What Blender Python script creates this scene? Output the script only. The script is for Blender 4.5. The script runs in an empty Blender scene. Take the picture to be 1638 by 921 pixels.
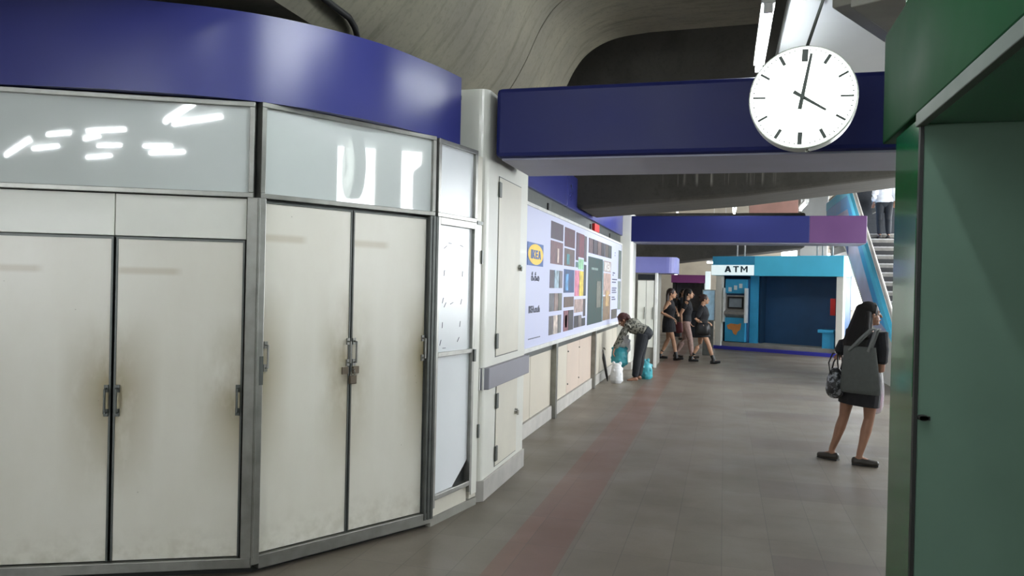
import bpy, bmesh, math, random
from math import sin, cos, pi, radians, tan, atan2
from mathutils import Vector, Matrix, Euler
random.seed(7)
SC = bpy.context.scene
COL = SC.collection
V = Vector

# ------------------------------------------------------------------ materials
def lin(h):
    h = h.lstrip('#')
    r = []
    for i in (0, 2, 4):
        c = int(h[i:i+2], 16) / 255
        r.append(c / 12.92 if c <= .04045 else ((c + .055) / 1.055) ** 2.4)
    return (r[0], r[1], r[2], 1)

MATS = {}
class NT:
    def __init__(s, name):
        s.m = bpy.data.materials.new(name); s.m.use_nodes = True
        s.t = s.m.node_tree; s.n = s.t.nodes; s.l = s.t.links
        s.b = s.n['Principled BSDF']; s.o = s.n['Material Output']
        MATS[name] = s.m
    def node(s, typ, **k):
        n = s.n.new(typ)
        for a, v in k.items():
            if a.startswith('i_'):
                n.inputs[a[2:].replace('_', ' ')].default_value = v
            else: setattr(n, a, v)
        return n
    def link(s, a, b): s.l.new(a, b)
    def math(s, op, a, b=None, c=None):
        n = s.n.new('ShaderNodeMath'); n.operation = op
        for i, x in enumerate((a, b, c)):
            if x is None: continue
            if isinstance(x, (int, float)): n.inputs[i].default_value = x
            else: s.l.new(x, n.inputs[i])
        return n.outputs[0]
    def mix(s, f, a, b, bt='MIX'):
        n = s.n.new('ShaderNodeMix'); n.data_type = 'RGBA'; n.blend_type = bt
        for sock, x in ((n.inputs[0], f), (n.inputs[6], a), (n.inputs[7], b)):
            if isinstance(x, (int, float, tuple)): sock.default_value = x
            else: s.l.new(x, sock)
        return n.outputs[2]
    def coord(s, kind='Object'):
        return s.n.new('ShaderNodeTexCoord').outputs[kind]
    def noise(s, vec, scale, detail=3, rough=.55):
        n = s.n.new('ShaderNodeTexNoise'); n.inputs['Scale'].default_value = scale
        n.inputs['Detail'].default_value = detail; n.inputs['Roughness'].default_value = rough
        s.l.new(vec, n.inputs['Vector']); return n.outputs['Fac']
    def ramp(s, f, a, b, x=0., y=1.):
        n = s.n.new('ShaderNodeMapRange'); n.clamp = True
        s.l.new(f, n.inputs[0])
        n.inputs[1].default_value = a; n.inputs[2].default_value = b
        n.inputs[3].default_value = x; n.inputs[4].default_value = y
        return n.outputs[0]
    def bump(s, h, d=.002, st=.4):
        n = s.n.new('ShaderNodeBump'); n.inputs['Distance'].default_value = d
        n.inputs['Strength'].default_value = st
        s.l.new(h, n.inputs['Height']); s.l.new(n.outputs[0], s.b.inputs['Normal'])
    def sep(s, v):
        n = s.n.new('ShaderNodeSeparateXYZ'); s.l.new(v, n.inputs[0]); return n.outputs
    def stretch(s, v, x, y, z):
        n = s.n.new('ShaderNodeMapping'); n.inputs['Scale'].default_value = (x, y, z)
        s.l.new(v, n.inputs[0]); return n.outputs[0]

def mat(name, col, rough=.5, metal=0., var=.06, scale=6, spec=.5, bump=0., coat=0.):
    t = NT(name); c = lin(col)
    f = t.noise(t.coord(), scale, 4)
    dark = tuple(x * (1 - 2 * var) for x in c[:3]) + (1,)
    lite = tuple(min(1, x * (1 + 2 * var)) for x in c[:3]) + (1,)
    t.link(t.mix(t.ramp(f, .3, .7), dark, lite), t.b.inputs['Base Color'])
    t.link(t.ramp(f, .3, .7, max(.01, rough * .9), min(1, rough * 1.1)), t.b.inputs['Roughness'])
    t.b.inputs['Metallic'].default_value = metal
    t.b.inputs['Specular IOR Level'].default_value = spec
    t.b.inputs['Coat Weight'].default_value = coat
    t.b.inputs['Coat Roughness'].default_value = .05
    if bump: t.bump(t.noise(t.coord(), scale * 8, 3), bump)
    return t.m

def emit(name, col, strength):
    t = NT(name)
    t.b.inputs['Base Color'].default_value = (.8, .8, .8, 1)
    t.b.inputs['Emission Color'].default_value = lin(col)
    t.b.inputs['Emission Strength'].default_value = strength
    return t.m

M = MATS
mat('brushed_steel', '8f8f8a', .38, .85, .08, 9)
mat('dark_steel', '5c5f5c', .42, .7, .08, 9)
mat('black_gap', '1c1e1c', .7)
mat('white_paint', 'dcdcd3', .35, 0, .02, 3, coat=.15)
mat('cream_paint', 'd2cec0', .4, 0, .03, 3)
mat('wall_panel_cream', 'c4bdae', .4, 0, .03, 2)
mat('wall_panel_pink', 'c4b4a6', .4, 0, .03, 2)
mat('gloss_white', 'ccd2d0', .02, 0, .015, 2, spec=.9, coat=.6)
mat('paper_white', 'e2e6e9', .25, 0, .015, 2)
mat('skirting_grey', 'a9a6a0', .6, 0, .08, 4)
mat('band_grey', '83828a', .45, .2, .05, 5)
mat('blue_fascia', '31367a', .3, 0, .006, 1.2, spec=.5)
mat('blue_beam', '191f55', .5, 0, .03, 2, spec=.25)
mat('purple_beam', '4c2a56', .42, 0, .03, 2)
mat('lavender_fascia', '7577b4', .4, 0, .03, 2)
mat('magenta_fascia', '8c4580', .4, 0, .03, 2)
mat('beam_soffit', '8f8fa0', .5, .1, .06, 3)
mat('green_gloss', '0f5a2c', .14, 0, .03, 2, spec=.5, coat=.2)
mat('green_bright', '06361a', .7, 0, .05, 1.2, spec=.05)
mat('pale_green', '60796a', .6, 0, .03, 2, spec=.12)
mat('clock_case', 'b9bdb4', .3, .3, .03, 5)
mat('clock_mark', '3c453f', .5)
mat('cable_black', '161616', .6)
mat('cyan_fascia', '58d4fa', .4, 0, .02, 2)
mat('cyan_panel', '3aa2d0', .4, 0, .05, 3)
mat('navy_panel', '2a5078', .5, 0, .05, 2)
mat('navy_dark', '20405e', .5, 0, .05, 2)
mat('cobalt', '3436a4', .5, 0, .04, 2)
mat('orange_print', 'd08a4a', .5)
mat('sign_white', 'd9e6e8', .4, 0, .02, 3)
mat('letter_dark', '30404c', .5)
mat('letter_grey', '545868', .5)
mat('billboard_white', 'bcc0da', .45, 0, .01, 2)
mat('logo_blue', '3a5f9e', .5)
mat('logo_yellow', 'eac33c', .5)
mat('red_plastic', 'c8302c', .4)
mat('poster_blue', '9fc3d8', .4, 0, .1, 5)
mat('salmon', 'd9a89a', .6, 0, .05, 2)
mat('grey_column', 'a9aaa6', .6, 0, .05, 2)
mat('escalator_blue', '45a8e6', .35, 0, .06, 1.5)
mat('escalator_navy', '2c4f8c', .35, 0, .06, 1.5)
mat('escalator_lilac', 'b9bad6', .35, 0, .08, 1.5)
mat('step_metal', '6f6c66', .5, .4, .1, 12)
mat('rail_white', 'd8d8d4', .3)
mat('rubber_black', '1d1c1c', .55)
mat('smooth_ceiling', 'bfc2c0', .6, 0, .03, 1.5)
mat('teal_plastic', '3f9aa6', .35, 0, .12, 14)
mat('sack_white', 'd6d8da', .5, 0, .05, 14)
mat('grey_canvas', '4f5250', .8, 0, .06, 30)
mat('strap_grey', '6a6d6b', .8)
mat('black_cloth', '15161a', .85, 0, .1, 20)
mat('black_soft', '131318', .8, 0, .1, 20)
mat('grey_cloth', '4a4a48', .85, 0, .15, 20)
mat('white_cloth', 'd2d4da', .8, 0, .05, 20)
mat('navy_cloth', '0f141b', .8, 0, .1, 20)
mat('pink_grey_cloth', '9a8078', .8, 0, .1, 20)
mat('wine_leather', '5c2026', .5)
mat('hair_black', '14110f', .65, 0, .15, 30, spec=.25)
mat('hair_brown', '2b1a15', .45, 0, .15, 30)
mat('hair_red', '3a1416', .5, 0, .15, 30)
mat('skin', '8e6650', .55, 0, .05, 12)
mat('skin_light', 'b88d70', .55, 0, .05, 12)
mat('lips', '9a5048', .45)
mat('eye_white', 'd8d4cc', .25)
mat('eye_dark', '1c1410', .2)
mat('boot_black', '121214', .35)
mat('shoe_brown', '2c2620', .5)
mat('brass_lock', '6b6256', .4, .8)
mat('chrome', 'b4b4ae', .2, .9)
mat('far_wall', 'a29a8c', .7, 0, .08, 1.2)
mat('trim_olive', '465048', .6)
mat('stone_grey', '8a8880', .7, 0, .08, 3)
mat('screen_glass', '8c98a0', .15)
mat('machine_grey', '9a9894', .4, .2, .08, 8)
emit('tube_glow', 'f4fbff', 50)
emit('dial_glow', 'f6fff8', 2.6)
emit('sign_glow', 'd8f0f4', .5)

def m_door(name, side):
    t = NT(name)
    g = t.sep(t.coord('Generated')); ob = t.coord()
    n1 = t.noise(t.stretch(ob, 1, 1, .45), 3.2, 5, .6)
    n2 = t.noise(ob, 14, 3)
    x = g[0]
    e = {'r': t.ramp(x, .62, 1.), 'l': t.ramp(x, .38, 0.)}
    edge = e[side] if side in e else t.math('MAXIMUM', e['r'], e['l'])
    zz = t.math('MULTIPLY', t.ramp(g[2], .18, .5), t.ramp(g[2], .78, .55))
    st = t.math('MULTIPLY', t.math('MULTIPLY', edge, zz), t.ramp(n1, .25, .5))
    col = t.mix(t.ramp(n1, .3, .75), lin('dedbd0'), lin('d6d2c5'))
    col = t.mix(t.math('MULTIPLY', st, .9), col, lin('8a7b50'))
    low = t.math('MULTIPLY', t.ramp(g[2], .12, 0.), t.ramp(n2, .4, .65))
    col = t.mix(t.math('MULTIPLY', low, .3), col, lin('8d8468'))
    # a long scuff and a few specks
    sc = t.noise(t.stretch(ob, 3, 3, 30), 2.2, 2)
    band = t.math('MULTIPLY', t.ramp(g[2], .885, .895), t.ramp(g[2], .915, .905))
    sp = t.math('MULTIPLY', t.math('MULTIPLY', band, t.ramp(t.math('ABSOLUTE', t.math('SUBTRACT', x, .25)), .28, .2)), .35)
    col = t.mix(sp, col, lin('a08d68'))
    v = t.node('ShaderNodeTexVoronoi'); v.inputs['Scale'].default_value = 7; t.link(ob, v.inputs['Vector'])
    col = t.mix(t.math('MULTIPLY', t.ramp(v.outputs['Distance'], .035, .02), .4), col, lin('7c7460'))
    t.link(col, t.b.inputs['Base Color'])
    t.b.inputs['Roughness'].default_value = .28
    t.b.inputs['Specular IOR Level'].default_value = .5
    return t.m
m_door('door_dirty_right', 'r'); m_door('door_dirty_left', 'l'); m_door('door_dirty_both', 'b')

def m_floor():
    t = NT('floor_tiles')
    ob = t.coord(); s = t.sep(ob)
    ux = t.math('DIVIDE', t.math('ADD', s[0], .28), .30)
    uy = t.math('DIVIDE', s[1], .60)
    cx = t.math('FLOOR', ux); cy = t.math('FLOOR', uy)
    cmb = t.node('ShaderNodeCombineXYZ'); t.link(cx, cmb.inputs[0]); t.link(cy, cmb.inputs[1])
    wn = t.node('ShaderNodeTexWhiteNoise', noise_dimensions='3D'); t.link(cmb.outputs[0], wn.inputs['Vector'])
    n = t.noise(ob, 1.1, 4); nf = t.noise(ob, 60, 2)
    col = t.mix(wn.outputs['Value'], lin('70685c'), lin('7a7166'))
    col = t.mix(t.ramp(n, .35, .7), col, lin('696156'))
    # reddish strip
    red = t.math('MULTIPLY', t.math('GREATER_THAN', s[0], -1.30), t.math('LESS_THAN', s[0], -.91))
    col = t.mix(t.math('MULTIPLY', red, .65), col, t.mix(wn.outputs['Value'], lin('6d4a3e'), lin('775143')))
    # dark bands
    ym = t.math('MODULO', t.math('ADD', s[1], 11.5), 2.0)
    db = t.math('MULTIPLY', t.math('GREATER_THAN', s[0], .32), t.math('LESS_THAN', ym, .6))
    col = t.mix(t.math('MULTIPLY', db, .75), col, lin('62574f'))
    fx = t.math('FRACT', ux); fy = t.math('FRACT', uy)
    j = t.math('MAXIMUM', t.math('LESS_THAN', fx, .02), t.math('LESS_THAN', fy, .008))
    col = t.mix(t.math('MULTIPLY', j, .45), col, lin('4a433d'))
    col = t.mix(t.math('MULTIPLY', t.ramp(nf, .4, .7), .18), col, lin('5d554f'))
    t.link(col, t.b.inputs['Base Color'])
    t.link(t.ramp(n, .3, .7, .34, .5), t.b.inputs['Roughness'])
    t.b.inputs['Specular IOR Level'].default_value = .35
    t.bump(t.math('SUBTRACT', 1., j), .002, .3)
m_floor()

def m_concrete(name, a, b, stain, st=(1.2, 1, 1)):
    t = NT(name); ob = t.coord()
    n = t.noise(ob, 1.3, 6, .6)
    v = t.stretch(ob, 1.1, 5, .8)
    n2 = t.noise(v, 1.6, 5, .65)
    n3 = t.noise(ob, 26, 3)
    col = t.mix(t.ramp(n, .3, .7), lin(a), lin(b))
    col = t.mix(t.math('MULTIPLY', t.ramp(n2, .5, .72), .55), col, lin(stain))
    col = t.mix(t.math('MULTIPLY', t.ramp(n3, .52, .7), .22), col, lin(stain))
    t.link(col, t.b.inputs['Base Color'])
    t.b.inputs['Roughness'].default_value = .75
    t.b.inputs['Specular IOR Level'].default_value = .3
    t.bump(n3, .004, .3)
    return t
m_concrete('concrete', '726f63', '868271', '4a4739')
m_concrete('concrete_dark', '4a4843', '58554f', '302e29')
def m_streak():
    t = m_concrete('concrete_reflected_streaks', '4a4843', '55534c', '302e29')
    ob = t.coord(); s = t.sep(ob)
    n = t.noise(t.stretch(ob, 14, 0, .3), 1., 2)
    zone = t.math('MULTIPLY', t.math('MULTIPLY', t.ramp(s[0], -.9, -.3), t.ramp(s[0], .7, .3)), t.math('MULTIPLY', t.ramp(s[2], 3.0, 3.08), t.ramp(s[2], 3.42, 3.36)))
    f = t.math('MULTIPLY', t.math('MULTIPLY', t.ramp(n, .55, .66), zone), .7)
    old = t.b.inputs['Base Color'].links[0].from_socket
    t.link(t.mix(f, old, lin('b9b6aa')), t.b.inputs['Base Color'])  # pale streaks put reflected light into the girder colour
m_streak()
def m_pattern():
    t = NT('patterned_cloth'); ob = t.coord()
    v = t.node('ShaderNodeTexVoronoi'); v.inputs['Scale'].default_value = 28; t.link(ob, v.inputs['Vector'])
    t.link(t.mix(t.ramp(v.outputs['Distance'], .3, .6), lin('2a2b28'), lin('7c7b70')), t.b.inputs['Base Color'])
    t.b.inputs['Roughness'].default_value = .85
    t = NT('patterned_bag'); ob = t.coord()
    n = t.noise(ob, 22, 2)
    t.link(t.mix(t.ramp(n, .5, .6), lin('121316'), lin('8c8f94')), t.b.inputs['Base Color'])
    t.b.inputs['Roughness'].default_value = .5
    t = NT('pink_contents'); ob = t.coord()
    n = t.noise(ob, 16, 2)
    t.link(t.mix(t.ramp(n, .45, .6), lin('c88aae'), lin('7a2f50')), t.b.inputs['Base Color'])
    t = NT('clear_plastic')
    t.b.inputs['Base Color'].default_value = lin('e6e6ea'); t.b.inputs['Roughness'].default_value = .25
    t.b.inputs['Alpha'].default_value = .45
m_pattern()

# ------------------------------------------------------------------ mesh helpers
def wloc(o):
    p = V((0, 0, 0))
    while o is not None:
        p = p + o.location; o = o.parent
    return p

def tag(o, label=None, cat=None, group=None, kind=None):
    if label: o['label'] = label
    if cat: o['category'] = cat
    if group: o['group'] = group
    if kind: o['kind'] = kind
    return o

def empty(name, loc, label, cat, group=None):
    o = bpy.data.objects.new(name, None); COL.objects.link(o)
    o.location = loc; o.empty_display_size = .1
    return tag(o, label, cat, group)

class MB:
    """collects world-space shapes and links them as ONE mesh object"""
    def __init__(s): s.v = []; s.f = []; s.mi = []; s.cur = 0
    def add(s, vs, fs):
        b = len(s.v); s.v += [tuple(v) for v in vs]
        s.f += [tuple(b + i for i in f) for f in fs]; s.mi += [s.cur] * len(fs); return s
    def box(s, x0, x1, y0, y1, z0, z1, fr=None):
        c = [(x, y, z) for z in (z0, z1) for y in (y0, y1) for x in (x0, x1)]
        if fr: c = [fr(*p) for p in c]
        return s.add(c, [(0, 2, 3, 1), (4, 5, 7, 6), (0, 1, 5, 4), (2, 6, 7, 3), (0, 4, 6, 2), (1, 3, 7, 5)])
    def prism(s, pts, off):
        n = len(pts); off = V(off); a = [V(p) for p in pts]
        return s.add(a + [p + off for p in a], [tuple(range(n))[::-1], tuple(range(n, 2 * n))] +
                     [(i, (i + 1) % n, n + (i + 1) % n, n + i) for i in range(n)])
    def loft(s, rings, side=None, n=12, cap=True):
        """rings: list of (centre, rx, ry); side: rough x axis of the section"""
        R = [(V(c), rx, ry) for c, rx, ry in rings]
        if cap:   # rounded ends
            a, b = R[0], R[1]; d = (a[0] - b[0]).normalized(); m = min(a[1], a[2])
            R0 = [(a[0] + d * m * .55, a[1] * .45, a[2] * .45), (a[0] + d * m * .32, a[1] * .8, a[2] * .8)]
            a, b = R[-1], R[-2]; d = (a[0] - b[0]).normalized(); m = min(a[1], a[2])
            R1 = [(a[0] + d * m * .32, a[1] * .8, a[2] * .8), (a[0] + d * m * .55, a[1] * .45, a[2] * .45)]
            R = R0 + R + R1
        vs = []; fs = []
        sd = V(side) if side is not None else None
        for i, (c, rx, ry) in enumerate(R):
            p = R[max(0, i - 1)][0]; q = R[min(len(R) - 1, i + 1)][0]
            tg = (q - p).normalized()
            u = sd if sd is not None else (V((0, 0, 1)) if abs(tg.z) < .9 else V((1, 0, 0)))
            u = (u - tg * u.dot(tg))
            if u.length < 1e-4: u = V((0, 1, 0)) - tg * tg.y
            u.normalize(); w = tg.cross(u); 
            for k in range(n):
                a = 2 * pi * k / n
                vs.append(c + u * rx * cos(a) + w * ry * sin(a))
        for i in range(len(R) - 1):
            for k in range(n):
                k2 = (k + 1) % n
                fs.append((i * n + k, i * n + k2, (i + 1) * n + k2, (i + 1) * n + k))
        fs.append(tuple(range(n))[::-1]); fs.append(tuple(range((len(R) - 1) * n, len(R) * n)))
        return s.add(vs, fs)
    def tube(s, pts, r, n=8, cap=False):
        return s.loft([(p, r, r) for p in pts], None, n, cap)
    def ball(s, c, rx, ry=None, rz=None, rot=None, n=12):
        ry = ry or rx; rz = rz or rx; c = V(c); vs = []; fs = []
        m = n // 2
        for i in range(1, m):
            th = pi * i / m
            for k in range(n):
                a = 2 * pi * k / n
                p = V((rx * sin(th) * cos(a), ry * sin(th) * sin(a), rz * cos(th)))
                vs.append(c + (rot @ p if rot else p))
        t = len(vs)
        for zz in (rz, -rz):
            p = V((0, 0, zz)); vs.append(c + (rot @ p if rot else p))
        for i in range(m - 2):
            for k in range(n):
                k2 = (k + 1) % n
                fs.append((i * n + k, (i + 1) * n + k, (i + 1) * n + k2, i * n + k2))
        for k in range(n):
            fs.append((t, k, (k + 1) % n)); fs.append((t + 1, (m - 2) * n + (k + 1) % n, (m - 2) * n + k))
        return s.add(vs, fs)
    def build(s, name, mats, parent=None, smooth=False, bevel=0., kind=None, voxel=0., sm=3, label=None, at=None):
        if not isinstance(mats, (list, tuple)): mats = [mats]
        o0 = V(at) if at is not None else (wloc(parent) if parent else V((0, 0, 0)))
        me = bpy.data.meshes.new(name)
        me.from_pydata([tuple(V(v) - o0) for v in s.v], [], s.f)
        for m in mats: me.materials.append(M[m])
        me.polygons.foreach_set('material_index', s.mi)
        bm = bmesh.new(); bm.from_mesh(me); bmesh.ops.recalc_face_normals(bm, faces=bm.faces); bm.to_mesh(me); bm.free()
        o = bpy.data.objects.new(name, me); COL.objects.link(o)
        if voxel:
            r = o.modifiers.new('r', 'REMESH'); r.mode = 'VOXEL'; r.voxel_size = voxel; r.use_smooth_shade = True
            q = o.modifiers.new('s', 'SMOOTH'); q.factor = .5; q.iterations = sm
            dg = bpy.context.evaluated_depsgraph_get(); dg.update()
            me2 = bpy.data.meshes.new_from_object(o.evaluated_get(dg))
            o.modifiers.clear(); o.data = me2; me2.name = name
            bpy.data.meshes.remove(me)
            if not me2.materials: me2.materials.append(M[mats[0]])
            smooth = True; me = me2
        if smooth:
            me.polygons.foreach_set('use_smooth', [True] * len(me.polygons))
        if bevel:
            b = o.modifiers.new('bevel', 'BEVEL'); b.width = bevel; b.segments = 2; b.limit_method = 'ANGLE'
            b.angle_limit = radians(40)
        if parent: o.parent = parent
        elif at is not None: o.location = at
        if kind: o['kind'] = kind
        if label: o['label'] = label
        return o

class Frame:
    """u along A->B, d outwards (to the right of A->B), z up"""
    def __init__(s, A, B):
        s.A = V((A[0], A[1], 0)); d = V((B[0] - A[0], B[1] - A[1], 0)); s.L = d.length; s.u = d.normalized()
        s.n = V((s.u.y, -s.u.x, 0))
    def __call__(s, u, d, z): return s.A + s.u * u + s.n * d + V((0, 0, z))

def fbox(mb, fr, u0, u1, d0, d1, z0, z1): return mb.box(u0, u1, d0, d1, z0, z1, fr)
def ring(mb, fr, u0, u1, z0, z1, w, d0, d1):
    fbox(mb, fr, u0, u1, d0, d1, z1 - w, z1); fbox(mb, fr, u0, u1, d0, d1, z0, z0 + w)
    fbox(mb, fr, u0, u0 + w, d0, d1, z0 + w, z1 - w); fbox(mb, fr, u1 - w, u1, d0, d1, z0 + w, z1 - w)

GLYPH = {'I': [[(0, 0), (.34, 0), (.34, 1), (0, 1)]],
    'K': [[(0, 0), (.3, 0), (.3, 1), (0, 1)], [(.3, .42), (.62, 1), (.98, 1), (.56, .5), (1, 0), (.64, 0), (.3, .42)]],
    'E': [[(0, 0), (.3, 0), (.3, 1), (0, 1)], [(.3, 0), (.8, 0), (.8, .24), (.3, .24)], [(.3, .39), (.74, .39), (.74, .62), (.3, .62)], [(.3, .76), (.8, .76), (.8, 1), (.3, 1)]],
    'A': [[(0, 0), (.3, 0), (.62, 1), (.34, 1)], [(.34, 1), (.66, 1), (1, 0), (.7, 0)], [(.3, .2), (.7, .2), (.66, .4), (.34, .4)]],
    'T': [[(.3, 0), (.54, 0), (.54, .8), (.3, .8)], [(0, .8), (.84, .8), (.84, 1), (0, 1)]],
    'M': [[(0, 0), (.22, 0), (.22, 1), (0, 1)], [(.78, 0), (1, 0), (1, 1), (.78, 1)], [(.22, 1), (.22, .68), (.5, .2), (.5, .55)], [(.78, 1), (.5, .55), (.5, .2), (.78, .68)]]}
def block_letters(s, name, m, parent, origin, xdir, h, wd, gap, out):
    x = V(xdir).normalized(); z = V((0, 0, 1)); n = x.cross(z); mb = MB()
    tot = sum(max(p[0] for g in GLYPH[c] for p in g) * wd for c in s) + gap * (len(s) - 1); a = -tot / 2
    for c in s:
        for g in GLYPH[c]:
            mb.prism([V(origin) + x * (a + p * wd) + z * q * h for p, q in g], n * out)
        a += max(p[0] for g in GLYPH[c] for p in g) * wd + gap
    return mb.build(name, m, parent)
def text_mesh(s, name, m, parent, origin, xdir, updir, size, bold=0., align='CENTER', extrude=.002, stretch=1.):
    cu = bpy.data.curves.new(name, 'FONT'); cu.body = s; cu.size = size; cu.align_x = align; cu.extrude = extrude; cu.offset = bold
    t = bpy.data.objects.new(name, cu); COL.objects.link(t)
    dg = bpy.context.evaluated_depsgraph_get(); dg.update()
    me = bpy.data.meshes.new_from_object(t.evaluated_get(dg)); bpy.data.objects.remove(t); bpy.data.curves.remove(cu)
    x = V(xdir).normalized(); y = V(updir).normalized(); z = x.cross(y)
    o0 = wloc(parent) if parent else V((0, 0, 0))
    for v in me.vertices:
        v.co = V(origin) + x * v.co.x * stretch + y * v.co.y + z * v.co.z - o0
    me.materials.clear(); me.materials.append(M[m])
    o = bpy.data.objects.new(name, me); COL.objects.link(o); o.parent = parent
    return o
# ------------------------------------------------------------------ the setting
MB().box(-6, 5.5, -9, 40, -.12, 0).build('floor', 'floor_tiles', kind='structure')
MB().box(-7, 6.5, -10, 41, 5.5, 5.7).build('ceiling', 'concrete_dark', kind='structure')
MB().box(-6.2, -6, -9, 40, 0, 5.5).build('wall_left_far', 'far_wall', kind='structure').name = 'wall_left'
mb = MB(); mb.box(-6.2, 5.5, -9.2, -9, 0, 1.1); mb.box(-6.2, 5.5, -9.2, -9, 2.9, 5.5); mb.box(-1.2, 5.5, -9.2, -9, 1.1, 2.9)
mb.build('wall_near', 'far_wall', kind='structure')  # gap in this unseen wall is added to throw daylight onto the doors

# curved concrete overhang above the shop fronts
prof = [(-2.45, 3.2), (-2.27, 3.37), (-2.08, 3.6), (-1.94, 3.84), (-1.85, 4.04), (-1.77, 4.2), (-1.65, 4.36), (-1.48, 4.48),
        (-1.25, 4.56), (-.9, 4.6), (.4, 4.62), (.4, 5.5), (-4.8, 5.5), (-4.8, 3.2)]
def smooth_line(p, n=5):
    p = [V(q) for q in p]; p = [p[0] * 2 - p[1]] + p + [p[-1] * 2 - p[-2]]; o = []
    for i in range(1, len(p) - 2):
        a, b, d, e = p[i - 1], p[i], p[i + 1], p[i + 2]
        for k in range(n):
            t = k / n; o.append(.5 * (2 * b + (d - a) * t + (2 * a - 5 * b + 4 * d - e) * t * t + (3 * b - a - 3 * d + e) * t ** 3))
    return [tuple(q) for q in o + [p[-2]]]
prof = smooth_line(prof[:10]) + prof[10:]
mb = MB()
for y0, y1 in ((-.3, 3.38), (3.4, 7.38), (7.4, 9.05)):
    mb.prism([(x, y0, z) for x, z in prof], (0, y1 - y0, 0))
ov_ = mb.build('concrete_overhang', 'concrete', kind='structure', smooth=True)
es_ = ov_.modifiers.new('es', 'EDGE_SPLIT'); es_.split_angle = radians(30)
# smooth ceiling panel on the right with the tube lamps along its edge
mb = MB()
mb.box(.42, 5.4, -8, 10.5, 3.76, 3.9)
mb.build('ceiling_panel', 'smooth_ceiling', kind='structure')
mb = MB()
mb.loft([(V((.56, 6.05, 3.752)), .1, .1), (V((.56, 6.05, 3.765)), .1, .1)], (1, 0, 0), 24, False)
mb.build('ceiling_speaker_grille', 'smooth_ceiling')
tag(bpy.data.objects['ceiling_speaker_grille'], 'round grille set in the smooth grey ceiling panel', 'ceiling speaker')

# haunched concrete cross girders
def girder(name, y0, y1, m, z_l, z_m, z_r, ztop=5.5, xl=-2.25, xr=5.2):
    pts = [(xl, ztop), (xl, z_l + .45), (xl + .04, z_l + .22), (xl + .14, z_l + .07), (xl + .32, z_l), (xl + 2.5, z_m), (xr, z_r), (xr, ztop)]
    return MB().prism([(x, y0, z) for x, z in pts], (0, y1 - y0, 0)).build(name, m, kind='structure', bevel=.05)
girder('concrete_girder', 10.6, 12.0, 'concrete_reflected_streaks', 2.72, 2.885, 3.49)
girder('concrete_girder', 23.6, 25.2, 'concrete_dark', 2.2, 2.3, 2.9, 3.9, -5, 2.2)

# portal: white pillars with blue beams
def pillar(y0, y1, x0, x1, guard=True):
    r = .07
    pts = [(x0, y0), (x1 - r, y0)] + [(x1 - r + r * sin(a), y0 + r - r * cos(a)) for a in [pi / 2 * k / 6 for k in range(1, 7)]] + [(x1, y1), (x0, y1)]
    p = MB().prism([(x, y, 0) for x, y in pts], (0, 0, 3.12)).build('pillar', 'white_paint', kind='structure')
    for po in p.data.polygons: po.use_smooth = False
    return p
p1 = pillar(5.57, 6.83, -2.6, -1.74)
MB().prism([(-2.6, 5.55, 0), (-1.8, 5.55, 0), (-1.725, 5.62, 0), (-1.725, 6.85, 0), (-2.6, 6.85, 0)], (0, 0, .16)).build('plinth', 'skirting_grey', p1, bevel=.004)
mb = MB(); mb.prism([(-1.86, 5.53, .85), (-1.79, 5.53, .85), (-1.70, 5.62, .85), (-1.70, 6.87, .85), (-1.86, 6.87, .85)], (0, 0, .165)); mb.build('guard_band', 'band_grey', p1, bevel=.006)
mb = MB()
for k in (0, 1): 
    a = V((-1.755 + k * .022, 5.555 + k * .024, 0))
    mb.tube([a + V((-.003, -.005, .85)), a + V((-.003, -.005, 1.015))], .009)
mb.build('band_joint_strips', 'rail_white', p1)
def access_door(z0, z1, y0, y1, locky, lockz, hinges):
    d = MB().box(-1.745, -1.733, y0, y1, z0, z1).build('access_door', 'cream_paint', p1, bevel=.003)
    g = MB(); f = .008
    for a in ((y0 - f, y0, z0 - f, z1 + f), (y1, y1 + f * 1.6, z0 - f, z1 + f), (y0, y1, z1, z1 + f), (y0, y1, z0 - f, z0)):
        g.box(-1.745, -1.7385, *a)
    g.build('door_gap', 'dark_steel', d)
    for h in hinges: MB().box(-1.735, -1.722, y0 - .02, y0 + .035, h - .06, h + .06).build('hinge', 'dark_steel', d, bevel=.003)
    m = MB(); m.loft([(V((-1.735, locky, lockz)), .028, .028), (V((-1.712, locky, lockz)), .024, .024)], (0, 1, 0), 12, False)
    m.box(-1.716, -1.702, locky - .012, locky + .012, lockz - .03, lockz + .01); m.build('door_lock', 'chrome', d, smooth=False)
access_door(1.08, 2.5, 5.9, 6.58, 6.55, 1.8, (2.4, 1.2))
access_door(.2, .84, 5.94, 6.58, 6.53, .55, (.72, .3))
p2 = pillar(15.6, 16.2, -2.6, -1.78)
MB().box(-1.95, -1.76, 15.58, 16.22, 0, .15).build('plinth', 'skirting_grey', p2)

def beam(y0, y1, x0, x1, split=None):
    # rounded left end, front cladding, pale soffit recessed a little at the front lip
    m = 'blue_beam'
    if split is None:
        b = MB().box(x0, x1, y0, y1, 2.6, 3.12).build('blue_beam', m, kind='structure', bevel=.035)
    else:
        b = MB().box(x0, split, y0, y1, 2.57, 3.08).build('blue_beam', m, kind='structure', bevel=.01)
        MB().box(split, x1, y0, y1, 2.57, 3.08).build('purple_end', 'purple_beam', b, bevel=.01)
    z = 2.6 if split is None else 2.57
    MB().box(x0 + .04, x1 - .01, y0 + .05, y1, z - .015, z + .01).build('soffit', 'beam_soffit', b, bevel=.004)
    return b
beam(5.57, 6.47, -1.68, 3.1)
beam(15.6, 16.4, -1.82, 2.53, 1.53)

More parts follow.
